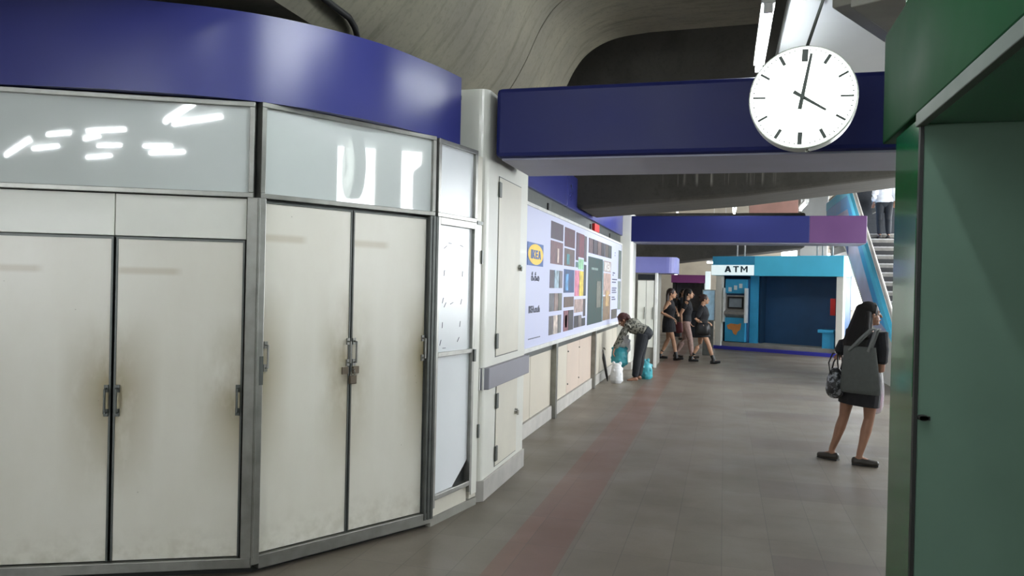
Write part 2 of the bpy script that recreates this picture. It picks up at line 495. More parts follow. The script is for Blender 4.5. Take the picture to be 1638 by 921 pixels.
# billboard wall
MB().box(-2.6, -2.07, 6.83, 15.6, 0, 3.15).build('wall_billboard', 'wall_panel_cream', kind='structure').name = 'wall_left'
mb = MB(); edges = [6.9, 8.36, 9.47, 10.45, 11.4, 12.5, 13.3, 14.1, 14.9, 15.55]
for i in range(len(edges) - 1):
    mb.cur = 1 if i in (3, 4) else 0
    mb.box(-2.08, -2.055, edges[i] + .006, edges[i + 1] - .006, .17, .86)
w = mb.build('wainscot_panels', ['wall_panel_cream', 'wall_panel_pink'], kind='structure', bevel=.003); w.name = 'trim_1'
MB().box(-2.08, -2.03, 6.86, 15.58, 0, .165).build('baseboard_left', 'skirting_grey', kind='structure', bevel=.004)
MB().box(-2.09, -2.04, 6.86, 15.58, .86, .95).build('trim_2', 'dark_steel', kind='structure', bevel=.004)
for i, y in enumerate((9.47, 12.5)):
    mb = MB(); mb.box(-2.08, -1.985, y - .05, y - .008, 0, .95); mb.box(-2.08, -1.985, y + .008, y + .05, 0, .95); mb.box(-2.08, -2.0, y - .01, y + .01, 0, .95)
    mb.build('trim_%d' % (3 + i), 'brushed_steel', kind='structure', bevel=.003)
mb = MB()
for y in (10.5, 11.35):
    for z in (.3, .75): mb.ball((-2.05, y, z), .012, n=8)
mb.build('panel_screws', 'dark_steel', bpy.data.objects['trim_1'])
# dark strip and blue fascia above the billboard
MB().box(-2.2, -2.03, 6.83, 15.58, 2.45, 2.68).build('trim_5', 'dark_steel', kind='structure')
f = MB(); f.box(-2.4, -1.99, 6.83, 9.9, 2.68, 3.14); f.box(-2.4, -1.99, 9.91, 15.59, 2.68, 3.14)
f.build('trim_6', 'blue_fascia', kind='structure', bevel=.01)

# ---- billboard
bb = empty('billboard', (-1.97, 11.4, .95), 'long white billboard with yellow oval logo and a grid of room photographs', 'billboard')
bb0 = MB(); bb0.box(-2.06, -1.985, 7.72, 15.95 - .5, .97, 2.5)
bb0.build('board', 'billboard_white', bb, bevel=.004)
fr = MB()
fr.box(-2.06, -1.97, 7.70, 15.46, .94, .985); fr.box(-2.06, -1.97, 7.70, 15.46, 2.48, 2.515)
fr.box(-2.06, -1.97, 7.69, 7.72, .94, 2.515); fr.box(-2.06, -1.97, 15.44, 15.47, .94, 2.515)
fr.build('frame', 'rail_white', bb)
cells = MB(); CM = []
def cmat(h):
    n = 'print_' + h
    if n not in MATS: mat(n, h, .5, 0, .25, 9)
    if n not in CM: CM.append(n)
    return CM.index(n)
done = []
def cell(y0, y1, z0, z1, h):
    top_ = any(y0 > a and y1 < b for a, b in done) ; done.append((y0, y1))
    cells.cur = cmat(h); cells.box(-1.986, -1.979 if top_ else -1.982, y0 + .012, y1 - .012, z0 + .012, z1 - .012)
for y0, y1, z0, z1, h in [
    (8.93, 9.67, 2.2, 2.43, '3b2c3c'), (8.93, 9.67, 1.9, 2.2, '6a4c52'), (9.3, 9.42, 1.92, 2.12, 'b8a8a0'),
    (8.92, 9.18, 1.61, 1.85, '4a4350'), (9.18, 9.45, 1.61, 1.85, '8fa6b4'), (9.45, 9.66, 1.61, 1.85, '6a6468'),
    (8.92, 9.18, 1.33, 1.57, '58595f'), (9.18, 9.42, 1.33, 1.57, '84706c'), (9.42, 9.66, 1.33, 1.57, '5d5f56'),
    (8.92, 9.15, 1.05, 1.3, '55504f'), (9.15, 9.42, 1.05, 1.3, 'bdb0a6'), (9.42, 9.64, 1.05, 1.3, '6a6a68'),
    (9.75, 10.47, 2.15, 2.42, '4c2634'), (9.75, 10.47, 1.9, 2.15, '5c4e4c'), (9.9, 10.1, 1.92, 2.08, '3f7f86'),
    (9.75, 10.47, 1.55, 1.88, '2f4a72'), (9.85, 10.05, 1.58, 1.82, '5f98cc'), (9.78, 10.46, 1.36, 1.52, '5c4a40'),
    (9.78, 10.1, 1.05, 1.34, '7a4e58'), (10.1, 10.46, 1.05, 1.34, '35343a'), (9.86, 10.02, 1.1, 1.28, 'c88fa4'),
    (10.55, 10.75, 2.0, 2.41, '4c3040'), (10.75, 11.2, 2.05, 2.41, '6a3844'), (11.2, 11.42, 2.0, 2.4, '544c52'),
    (10.75, 11.18, 1.88, 2.05, '86b892'), (10.55, 10.75, 1.9, 2.0, '4a6a68'), (10.5, 10.85, 1.5, 1.88, 'c4768c'),
    (10.85, 11.2, 1.5, 1.88, 'cbb648'), (11.2, 11.42, 1.5, 1.98, '3c4046'), (10.5, 11.2, 1.27, 1.48, '9a8680'),
    (11.2, 11.42, 1.2, 1.48, '4d4848'), (10.5, 10.8, 1.06, 1.25, '2e2c30'), (10.8, 11.1, 1.06, 1.25, '6c6666'), (11.1, 11.42, 1.06, 1.2, '37393a'),
    (11.57, 13.03, 1.05, 2.12, '2f4340'), (13.04, 13.12, 1.05, 2.1, '5f8a88'), (11.85, 12.5, 1.9, 1.96, '7a8c88'), (12.4, 12.85, 1.3, 1.75, '6c6c64'),
    (13.13, 14.02, 1.9, 2.11, '9a8a84'), (13.13, 14.02, 1.5, 1.9, 'a88f86'), (13.13, 14.02, 1.06, 1.5, '7d6a58'), (13.4, 13.8, 1.3, 1.6, 'b0946c'),
    (15.0, 15.42, 1.8, 2.38, '54605c'), (15.0, 15.42, 1.2, 1.78, '7c8680'), (14.15, 14.95, 1.05, 1.25, '54504c')]:
    cell(y0, y1, z0, z1, h)
for k in range(6): cell(11.58 + k * .415, 11.58 + k * .415 + .4, 2.15, 2.4, ('5c4a4e', '403c44', '6a5a58', '39383c', '57504c', '444a48')[k])
cells.build('photo_grid', CM, bb)
lg = MB(); lg.box(-1.986, -1.980, 7.82, 8.55, 1.86, 2.105); lgo = lg.build('logo', 'logo_blue', bb)
ov = MB(); ov.loft([(V((-1.982, 8.185, 1.983)), .345, .112), (V((-1.977, 8.185, 1.983)), .345, .112)], (0, 1, 0), 40, False)
ov.build('logo_oval', 'logo_yellow', lgo)
block_letters('IKEA', 'logo_lettering', 'logo_blue', bb, (-1.977, 8.185, 1.935), (0, 1, 0), .095, .13, .016, .003)
text_mesh('IKEA.co.th', 'web_address', 'letter_grey', bb, (-1.982, 8.185, 1.355), (0, 1, 0), (0, 0, 1), .105, .002, stretch=1.12)
block_letters('IKEA', 'catalogue_title', 'rail_white', bb, (-1.982, 13.58, 1.93), (0, 1, 0), .15, .2, .03, .003)
# slogan drawn in strokes
sl = MB()
def stroke(pts, r=.007): sl.tube([V((-1.983, 8.02 + a * .85, 1.70 + b * .5)) for a, b in pts], r, 6)
for o in (0, .17):
    stroke([(o + .02, .0), (o + .0, .03), (o + .01, .085), (o + .05, .1), (o + .075, .07), (o + .075, 0)])
    stroke([(o + .02, .125), (o + .035, .16), (o + .06, .13)], .006); stroke([(o + .045, .16), (o + .05, .185)], .006)
    stroke([(o + .115, .0), (o + .115, .06)], .005)
stroke([(.33, .0), (.33, .05), (.35, .09), (.385, .095), (.405, .06), (.40, .0), (.36, .005)])
sl.build('slogan', 'letter_grey', bb)
tx = MB()
for k, (z, a, b) in enumerate([(2.28, 14.5, 14.56), (2.23, 14.5, 14.55), (1.9, 14.25, 14.55), (1.86, 14.25, 14.4), (1.78, 14.2, 14.85), (1.73, 14.2, 14.7), (1.62, 14.2, 14.8), (1.58, 14.2, 14.75), (1.54, 14.2, 14.8), (1.45, 14.2, 14.6), (1.41, 14.2, 14.7)]):
    y = a
    while y < b:
        wd = random.uniform(.03, .09); tx.box(-1.986, -1.982, y, min(b, y + wd), z, z + .022); y += wd + .03
y = 7.95
while y < 8.5: tx.box(-1.986, -1.982, y, y + .05, 1.07, 1.082); y += .07
tx.build('small_print', 'letter_grey', bb)
for y in (8.9, 11.9, 14.0): 
    MB().box(-2.035, -2.015, y, y + .05, 2.47, 2.62).build('bracket', 'black_gap', bb)
tag(MB().box(-2.03, -1.99, 12.15, 12.6, 2.53, 2.65).build('red_notice', 'red_plastic', None, at=(-2.0, 12.4, 2.53)), 'small red notice above the top edge of the long billboard', 'notice')
# ------------------------------------------------------------------ curved white kiosk on the left
K = empty('closed_shop_kiosk', (-3.0, 4.2, 0), 'shuttered white shop kiosk with curved blue fascia and steel framed doors', 'kiosk')
P00, P0, P1, P2, P3 = (-5.6, 2.9), (-3.83, 3.17), (-2.52, 3.80), (-1.90, 4.92), (-1.79, 5.47)
FA, F1, F2, F3 = Frame(P00, P0), Frame(P0, P1), Frame(P1, P2), Frame(P2, P3)
# body behind the facets
body = MB()
pl = [(-5.6, 2.98), (-3.84, 3.25), (-2.57, 3.86), (-1.97, 4.95), (-1.86, 5.49), (-1.95, 5.56), (-5.6, 5.56)]
body.prism([(x, y, .02) for x, y in pl], (0, 0, 2.6)); body.build('carcass', 'dark_steel', K)
pt = MB(); pt.prism([(x, y, 0) for x, y in [(-5.6, 2.93), (-3.83, 3.2), (-2.53, 3.83), (-1.92, 4.93), (-1.82, 5.49), (-5.6, 5.49)]], (0, 0, .05)); pt.build('plinth', 'black_gap', K)
# curved fascia
ctrl = [(-6.6, 2.95), (-5.6, 2.88), (-4.6, 2.97), (-3.75, 3.17), (-3.05, 3.44), (-2.5, 3.8), (-2.12, 4.32), (-1.93, 4.86), (-1.845, 5.25), (-1.83, 5.4)]
def catmull(c, n=8):
    out = []
    for i in range(1, len(c) - 2):
        a, b, d, e = [V(q) for q in (c[i - 1], c[i], c[i + 1], c[i + 2])]
        for k in range(n):
            t = k / n
            out.append(.5 * (2 * b + (d - a) * t + (2 * a - 5 * b + 4 * d - e) * t * t + (3 * b - a - 3 * d + e) * t ** 3))
    out.append(V(c[-2])); return out
cv = catmull([c for c in ctrl])
fa = MB()
out = [(p.x, p.y) for p in cv]
inn = []
for i, p in enumerate(cv):
    tg = (cv[min(i + 1, len(cv) - 1)] - cv[max(0, i - 1)]).normalized(); inn.append((p.x - tg.y * .06, p.y + tg.x * .06))
def strip(mb, a, b, z0, z1):
    n = len(a)
    vs = [(x, y, z0) for x, y in a] + [(x, y, z1) for x, y in a] + [(x, y, z1) for x, y in b] + [(x, y, z0) for x, y in b]
    fs = []
    for i in range(n - 1):
        for j in range(4):
            k = (j + 1) % 4; fs.append((j * n + i, j * n + i + 1, k * n + i + 1, k * n + i))
    fs += [(0, n, 2 * n, 3 * n), (n - 1, 4 * n - 1, 3 * n - 1, 2 * n - 1)]
    mb.add(vs, fs)
strip(fa, out, inn, 2.635, 3.12)
o = fa.build('fascia', 'blue_fascia', K, smooth=True)
m_ = o.modifiers.new('es', 'EDGE_SPLIT'); m_.split_angle = radians(40)
rf = MB(); rf.prism([(x, y, 3.04) for x, y in inn] + [(-1.95, 5.56, 3.04), (-5.6, 5.56, 3.04)], (0, 0, .03)); rf.build('roof', 'dark_steel', K)

def handle(parent, fr, u, z, m='brushed_steel', h=.13):
    mb = MB()
    mb.tube([fr(u, .012, z - h / 2), fr(u, .04, z - h / 2), fr(u, .04, z + h / 2), fr(u, .012, z + h / 2)], .0065, 8, True)
    for s in (-1, 1): fbox(mb, fr, u - .011, u + .011, .008, .016, z + s * h / 2 - .02, z + s * h / 2 + .02)
    return mb.build('handle', m, parent, smooth=False)
def panel(name, fr, u0, u1, z0, z1, m, d0=-.02, d1=.005, parent=K, bevel=.003):
    return fbox(MB(), fr, u0, u1, d0, d1, z0, z1).build(name, m, parent, bevel=bevel)
# facet 1: two door leaves below two plain panels and a wide transom
mb = MB()
fbox(mb, F1, -.02, 1.46, -.03, .035, .045, .1)                              # sill
mb.build('sill', 'brushed_steel', K, bevel=.003)
mb = MB(); fbox(mb, F1, 1.402, 1.472, -.03, .04, .1, 2.1); mb.build('frame_post', 'brushed_steel', K, bevel=.003)
for u0, u1, sd, hu in ((.02, .703, 'right', .69), (.733, 1.382, 'both', .747)):
    d = panel('door', F1, u0, u1, .105, 1.855, 'door_dirty_' + sd)
    handle(d, F1, hu, .975, 'dark_steel')
    if u0 > .5: handle(d, F1, 1.368, .975, 'dark_steel')
    e = MB(); fbox(e, F1, u0 - .001, u1 + .001, -.02, .009, 1.85, 1.862); fbox(e, F1, u0 - .008, u0 + .002, -.02, .009, .105, 1.862); fbox(e, F1, u1 - .002, u1 + .008, -.02, .009, .105, 1.862)
    e.build('door_edging', 'dark_steel', d)
for u0, u1 in ((.02, .712), (.716, 1.395)):
    panel('upper_panel', F1, u0, u1, 1.868, 2.095, 'white_paint')
def transom(fr, u0, u1, z0, z1, w=.028, m='gloss_white'):
    p = panel('transom_panel', fr, u0 + w, u1 - w, z0 + w, z1 - w, m, -.02, .008, bevel=0)
    mb = MB(); ring(mb, fr, u0, u1, z0, z1, w, -.03, .03); mb.build('transom_frame', 'brushed_steel', p, bevel=.003)
    return p
transom(F1, .0, 1.432, 2.1, 2.63)
# further facet out of the frame on the left
mb = MB(); fbox(mb, FA, .02, FA.L + .01, -.03, .035, .045, .1); mb.build('sill', 'brushed_steel', K, bevel=.003)
for u0, u1 in ((.05, .9), (.93, FA.L - .06)):
    d = panel('door', FA, u0, u1, .105, 1.855, 'door_dirty_right'); handle(d, FA, u1 - .02, .975, 'dark_steel')
    panel('upper_panel', FA, u0, u1, 1.868, 2.095, 'white_paint')
mb = MB(); fbox(mb, FA, FA.L - .05, FA.L + .02, -.03, .04, .1, 2.1); mb.build('frame_post', 'brushed_steel', K, bevel=.003)
transom(FA, .02, FA.L - .01, 2.1, 2.63)
# facet 2
mb = MB(); fbox(mb, F2, .03, 1.275, -.03, .035, .03, .105); mb.build('sill', 'brushed_steel', K, bevel=.003)
for u0, u1 in ((-.02, .03), (1.212, 1.232), (1.238, 1.262), (1.266, 1.29)):
    mb = MB(); fbox(mb, F2, u0, u1, -.03, .04, .06, 2.1); mb.build('frame_post', 'dark_steel' if u0 > 1.2 else 'brushed_steel', K, bevel=.004)
fbox(MB(), F2, .008, .03, .038, .042, 1.06, 1.22).build('lock_plate', 'dark_steel', K)
for i, (u0, u1, sd, hs) in enumerate(((.036, .613, 'both', (.058, .605)), (.633, 1.208, 'both', (.648, 1.192)))):
    d = panel('door', F2, u0, u1, .11, 2.08, 'door_dirty_' + sd)
    for h in hs: handle(d, F2, h, 1.215)
    e = MB(); fbox(e, F2, u0 - .006, u0 + .004, -.02, .01, .11, 2.085); fbox(e, F2, u1 - .004, u1 + .006, -.02, .01, .11, 2.085); fbox(e, F2, u0, u1, -.02, .01, 2.075, 2.085)
    e.build('door_edging', 'dark_steel', d)
    hp = MB(); s = -1 if i == 0 else 1; ue = .607 if i == 0 else .64
    fbox(hp, F2, min(ue, ue + s * .045), max(ue, ue + s * .045), .01, .02, 1.08, 1.125); hp.build('hasp', 'brass_lock', d, bevel=.003)
transom(F2, .0, 1.262, 2.1, 2.635)
lk = empty('padlock', F2(.628, .03, 1.02), 'brass padlock hanging on the hasp between the two nearer dirty doors', 'padlock')
mb = MB(); fbox(mb, F2, .605, .652, .022, .045, 1.02, 1.072); mb.build('lock_body', 'brass_lock', lk, bevel=.004)
mb = MB(); mb.tube([F2(.615, .033, 1.065), F2(.615, .033, 1.095), F2(.621, .033, 1.108), F2(.636, .033, 1.108), F2(.642, .033, 1.095), F2(.642, .033, 1.065)], .004); mb.build('shackle', 'chrome', lk)
# facet 3: three narrow panes in steel frame; lowest pane has a bent corner
L3 = .535
mb = MB()
ring(mb, F3, .0, L3, 2.1, 2.63, .03, -.03, .03)
fbox(mb, F3, 0, .036, -.03, .03, .12, 2.1); fbox(mb, F3, L3 - .03, L3, -.03, .03, .12, 2.1)
fbox(mb, F3, .036, L3 - .03, -.03, .03, 2.05, 2.1); fbox(mb, F3, .036, L3 - .03, -.03, .03, 1.145, 1.175); fbox(mb, F3, .036, L3 - .03, -.03, .03, .17, .205)
mb.build('side_frame', 'brushed_steel', K, bevel=.003)
panel('side_panel', F3, .03, L3 - .03, 2.13, 2.6, 'paper_white', bevel=0)
panel('side_panel', F3, .036, L3 - .03, 1.175, 2.05, 'paper_white', bevel=0)
mb = MB(); q = [(.036, .205), (.30, .205), (L3 - .03, .36), (L3 - .03, 1.145), (.036, 1.145)]
mb.prism([F3(u, .004, z) for u, z in q], F3.n * -.02); mb.build('side_panel', 'paper_white', K, label='lower pane with a torn-off corner')
panel('dark_backing', F3, .03, L3 - .03, .2, .5, 'black_gap', -.03, -.018)
panel('kick_panel', F3, .03, L3 - .03, .05, .165, 'cream_paint')
# tape remains on the middle pane
mb = MB()
for u, z, a in [(.14, 1.9, .5), (.2, 1.93, 0), (.36, 1.92, -.2), (.13, 1.72, 1.4), (.38, 1.72, 1.5), (.12, 1.53, 1.2), (.15, 1.5, .9), (.37, 1.52, 1.2), (.24, 1.51, .3), (.12, 1.36, 1.5), (.36, 1.36, 1.4), (.1, 1.24, 1.2), (.34, 1.25, .9), (.15, 1.2, 0)]:
    c = .02; mb.tube([F3(u - c * cos(a), .006, z - c * sin(a)), F3(u + c * cos(a), .006, z + c * sin(a))], .0022, 6)
mb.build('tape_marks', 'letter_grey', K)
mb = MB(); fbox(mb, F3, L3, .635, -.03, .012, .06, 2.6); mb.build('edge_panel', 'cream_paint', K, bevel=.004)
d = panel('service_door', F3, L3 + .012, .625, .09, 2.09, 'white_paint', .01, .022)
mb = MB(); fbox(mb, F3, L3 + .01, .632, .01, .03, 2.09, 2.115); mb.build('door_edging', 'dark_steel', d)
mb = MB()
for z in (1.85, .55): fbox(MB(), F3, .618, .636, .02, .034, z - .05, z + .05).build('hinge', 'dark_steel', d)
mb = MB(); fbox(mb, F3, L3 - .02, L3 + .005, .03, .045, 1.08, 1.17); mb.build('lock_plate', 'dark_steel', K)
fbox(MB(), F3, 0, .63, -.05, .02, .0, .055).build('base_trim', 'stone_grey', K)

# cable above the fascia
cb = MB(); cb.tube([(-2.62, 4.35, 3.2), (-2.47, 4.46, 3.235), (-2.42, 4.5, 3.27), (-2.41, 4.45, 3.30)], .02)
cb = MB(); cb.tube([(-2.28, 3.7, 3.32), (-2.3, 4.1, 3.3), (-2.29, 4.24, 3.29), (-2.29, 4.38, 3.29), (-2.31, 4.5, 3.27), (-2.34, 4.6, 3.24), (-2.36, 4.63, 3.17), (-2.36, 4.64, 3.05)], .02, 10)
tag(cb.build('cable', 'cable_black', None, True, at=(-2.36, 4.64, 3.05)), 'thick black cable dropping from the concrete behind the curved blue fascia', 'cable')

# ------------------------------------------------------------------ station clock
ck = empty('station_clock', (.394, 4.55, 2.71), 'round lit station clock showing four, hung in front of the blue beam', 'clock')
nrm = V((-.12, -1, 0)).normalized(); rt = V((nrm.y * -1, nrm.x, 0)); rt = V((-nrm.y, nrm.x, 0)); tl = radians(-2.2)
cu, cvv = rt * cos(tl) + V((0, 0, 1)) * sin(tl), V((0, 0, 1)) * cos(tl) - rt * sin(tl)
CC = V((.394, 4.55, 2.713)); R = .283
def cp(a, r, d): return CC + cu * (r * sin(a)) + cvv * (r * cos(a)) + nrm * d
mb = MB()
mb.loft([(CC + nrm * -.075, R - .012, R - .012), (CC + nrm * -.07, R, R), (CC + nrm * .03, R, R), (CC + nrm * .036, R - .004, R - .004)], cu, 64, False)
mb.build('case', 'clock_case', ck, smooth=False)
mb = MB(); mb.loft([(CC + nrm * .03, R - .010, R - .010), (CC + nrm * .039, R - .010, R - .010)], cu, 64, False); dial = mb.build('dial', 'dial_glow', ck)
mb = MB()
def bar(a, r0, r1, w, d=.041):
    t = cp(a + pi / 2, 1, 0) - CC; t = (t / t.length) * w
    p = [cp(a, r0, d) - t, cp(a, r0, d) + t, cp(a, r1, d) + t, cp(a, r1, d) - t]; mb.prism(p, nrm * .003)
for h in range(12):
    mb = MB(); bar(h * pi / 6, R * (.72 if h % 3 else .68), R * .92, {0: .016, 6: .012, 3: .005, 9: .005}.get(h, .009 if h in (1, 5, 7, 11) else .006)); mb.build('hour_mark', 'clock_mark', dial)
mb = MB()
for k in range(60):
    if k % 5: bar(k * pi / 30, R * .89, R * .925, .0026)
mb.build('minute_track', 'clock_mark', dial)
def hand(name, a, r0, r1, w0, w1, d):
    m = MB(); t = cp(a + pi / 2, 1, 0) - CC; t.normalize()
    m.prism([cp(a, -r0, d) - t * w0, cp(a, -r0, d) + t * w0, cp(a, r1, d) + t * w1, cp(a, r1, d) - t * w1], nrm * .004); return m.build(name, 'clock_mark', ck)
hand('hour_hand', radians(121), .055, .145, .010, .006, .046); hand('minute_hand', radians(8), .07, .235, .011, .007, .052)
mb = MB(); mb.loft([(CC + nrm * .04, .014, .014), (CC + nrm * .06, .012, .012)], cu, 16, False); mb.build('hub', 'clock_mark', ck)
mb = MB(); mb.tube([CC + cvv * (R - .01) - nrm * .02, (.54, 4.62, 3.42), (.62, 4.66, 3.76)], .009, 10); mb.build('hanger_rod', 'dark_steel', ck, smooth=True)
mb = MB(); a = radians(172); mb.loft([(cp(a, R - .005, -.01), .012, .012), (cp(a, R + .012, -.01), .010, .010)], None, 10, False); mb.build('latch', 'chrome', ck)

# ------------------------------------------------------------------ tube lamps
def lamp(p, q, label, group='fluorescent tube lamps', zc=None, name='hanging_tube_lamp'):
    p, q = V(p), V(q); m = (p + q) / 2
    r = empty(name, m, label, 'lamp', group); d = (q - p).normalized(); s = V((-d.y, d.x, 0)); up = V((0, 0, 1))
    mb = MB()
    def fr(a, b, c): return p + d * a + s * b + up * c
    L = (q - p).length
    mb.box(-.04, L + .04, -.045, .045, .035, .09, fr)
    zt = (zc if zc else p.z + .16) - p.z
    for a in (.2, L - .2): mb.box(a - .012, a + .012, -.012, .012, .08, zt, fr)
    mb.build('housing', 'rail_white', r)
    for a in (-.03, L): MB().box(a, a + .03, -.03, .03, -.03, .05, fr).build('end_cap', 'rail_white', r)
    MB().tube([p, q], .022, 10).build('tube', 'tube_glow', r, smooth=True)
    return r
lamp((.25, 5.65, 3.6), (.25, 7.15, 3.6), 'bright white tube lamp running lengthwise just behind the lit clock', zc=3.95)
lamp((.2, 19.0, 3.6), (.2, 20.4, 3.6), 'small bright tube lamp far off above the second blue beam', zc=5.49)
off = [((1.4, 12.6, 3.6), (1.4, 14.0, 3.6), 5.49), ((-.9, 12.6, 3.6), (-.9, 14.0, 3.6), 5.49), ((-3.0, 1.6, 3.6), (-1.8, 2.15, 3.6), 5.49), ((-3.3, .7, 3.6), (-2.1, 1.25, 3.6), 5.49), ((-4.6, 1.3, 3.6), (-3.4, 1.55, 3.6), 5.49), ((-1.15, 2.8, 3.6), (-.55, 3.9, 3.6), 4.6), ((-.55, 2.3, 3.6), (-.05, 3.3, 3.6), 4.6), ((1.72, 18.3, 3.6), (1.72, 19.7, 3.6), 5.49), ((.25, 1.6, 3.6), (.25, 3.1, 3.6), 4.62), ((.55, -1.6, 3.6), (.55, -.1, 3.6), 3.77), ((.55, -4.6, 3.6), (.55, -3.1, 3.6), 3.77), ((.25, 14.2, 3.6), (.25, 15.5, 3.6), 5.49),  # leading tubes are added out of view to brighten kiosk doors and far floor
       ((-1.72, -2.36, 3.6), (-1.70, -.96, 3.6), 5.49), ((-1.6, -2.45, 3.6), (-1.24, -1.5, 3.6), 5.49),
       ((-2.4, -3.8, 3.6), (-2.0, -3.26, 3.6), 5.49), ((-2.34, -4.5, 3.6), (-2.2, -4.0, 3.6), 5.49),
       ((-2.8, -4.5, 3.6), (-2.55, -4.05, 3.6), 5.49), ((-2.85, -6.1, 3.6), (-2.55, -5.45, 3.6), 5.49), ((-3.15, -7.2, 3.6), (-2.95, -5.0, 3.6), 5.49),
       ((-2.1, -5.0, 3.6), (-1.82, -4.7, 3.6), 5.49), ((-1.55, -4.55, 3.6), (-1.22, -4.22, 3.6), 5.49), ((-1.34, -5.2, 3.6), (-.94, -4.63, 3.6), 5.49),
       ((-2.06, -6.45, 3.6), (-1.76, -5.9, 3.6), 5.49),
       ((1.2, 27.5, 3.3), (1.2, 29, 3.3), 5.49), ((-.6, 28.5, 2.6), (.2, 28.5, 2.6), 5.49)]
for p, q, zc in off:
    lamp(p, q, 'white tube lamp under the station ceiling, of a set partly mirrored in kiosk panes, partly added for light', 'station ceiling lamps', zc)

# ------------------------------------------------------------------ green kiosk on the right
G = empty('green_kiosk', (1.6, 1.5, 0), 'glossy green kiosk with pale green end screen beside the standing woman', 'kiosk')
MB().box(.83, 2.6, 3.72, 4.15, 0, 2.42).build('carcass', 'dark_steel', G)
MB().box(2.5, 2.6, -3.0, 3.7, 0, 2.42).build('back_panel', 'green_gloss', G)
MB().box(.815, 2.5, 3.68, 3.72, .0, 2.38).build('end_screen', 'pale_green', G, bevel=.003)
MB().box(.80, 2.6, -3.0, 3.7, 2.38, 2.44).build('soffit', 'green_gloss', G)
MB().box(.802, .84, 3.70, 4.19, .0, 2.42).build('corner_panel', 'green_gloss', G, bevel=.006)
MB().box(.84, 2.6, 4.14, 4.19, .0, 2.42).build('end_panel', 'green_gloss', G, bevel=.004)
MB().box(.798, .812, 3.672, 3.705, .0, 2.4).build('corner_trim', 'black_gap', G)
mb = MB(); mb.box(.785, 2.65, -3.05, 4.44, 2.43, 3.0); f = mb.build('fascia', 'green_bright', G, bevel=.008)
MB().box(.784, .82, -3.05, 3.7, 2.37, 2.43).build('fascia_trim', 'trim_olive', G, bevel=.004)
MB().box(.79, 2.65, -3.05, 4.0, 3.0, 3.12).build('roof_edge', 'green_gloss', G, bevel=.01)
MB().box(.799, .806, 3.72, 3.93, 1.2, 1.98).build('display_pane', 'green_gloss', G)
mb = MB(); mb.loft([(V((.835, 3.685, 1.12)), .024, .014), (V((.835, 3.655, 1.12)), .02, .012)], (1, 0, 0), 14, False); mb.box(.82, .86, 3.655, 3.67, 1.112, 1.128)
mb.build('lock_knob', 'black_gap', G)
# concrete ledge above it
mb = MB()
fr = Frame((.60, 5.13), (1.10, 6.02))
fbox(mb, fr, 0, 3.0, .0, .9, 3.4, 3.8); fbox(mb, fr, -.35, 3.0, .25, 1.2, 3.25, 3.8)
mb.build('overhead_ledge', 'stone_grey', kind='structure', bevel=.01)
# ------------------------------------------------------------------ blue cash machine kiosk at the end of the concourse
AK = Frame((-.22, 22.4), (2.76, 21.0))
A = empty('cash_machine_kiosk', AK(1.65, -.8, 0), 'open blue kiosk with cyan fascia and white ATM sign at the far end', 'kiosk')
D = -.85   # depth behind the front line
mb = MB(); fbox(mb, AK, -.08, 3.42, D, .02, 0, .09); mb.build('platform', 'cobalt', A, bevel=.004)
mb = MB(); fbox(mb, AK, -.02, 3.38, D, -.08, .09, .2); mb.build('platform_floor', 'stone_grey', A, bevel=.004)
mb = MB(); fbox(mb, AK, .0, 3.36, D, D + .06, .2, 2.05); mb.build('back_wall', 'navy_panel', A)
mb = MB(); fbox(mb, AK, .0, .06, D, -.15, .2, 2.05); mb.build('side_wall', 'navy_panel', A)
mb = MB(); fbox(mb, AK, 3.3, 3.36, D, -.06, .2, 2.05); mb.build('side_wall', 'navy_panel', A)
mb = MB(); fbox(mb, AK, 1.08, 1.12, D, -.45, .2, 2.05); mb.build('partition', 'navy_dark', A)
for u in (.0, 3.26):
    fbox(MB(), AK, u, u + .17, -.16, .0, .09, 2.05).build('corner_post', 'white_paint', A, bevel=.006)
fbox(MB(), AK, -.1, 1.12, -.5, .04, 2.04, 2.57).build('sign_box', 'cyan_panel', A, bevel=.006)
fbox(MB(), AK, 1.125, 3.44, -.5, .05, 2.04, 2.57).build('fascia', 'cyan_fascia', A, bevel=.006)
fbox(MB(), AK, -.1, 3.44, D, -.5, 2.05, 2.5).build('roof', 'navy_panel', A)
fbox(MB(), AK, -.13, 1.11, -.3, .05, 2.05, 2.33).build('sign_panel', 'sign_glow', A, bevel=.006)
block_letters('ATM', 'sign_lettering', 'letter_dark', A, AK(.6, .05, 2.13), AK.u, .17, .2, .05, .006)
fbox(MB(), AK, 3.2, 3.3, D, -.165, .2, 2.04).build('side_lining', 'navy_panel', A)
for u in (2.95,):
    mb = MB(); fbox(mb, AK, 2.9, 3.2, -.55, -.1, .2, .6); fbox(mb, AK, 2.8, 3.2, -.6, -.05, .6, .68); mb.build('counter', 'cyan_panel', A, bevel=.006)
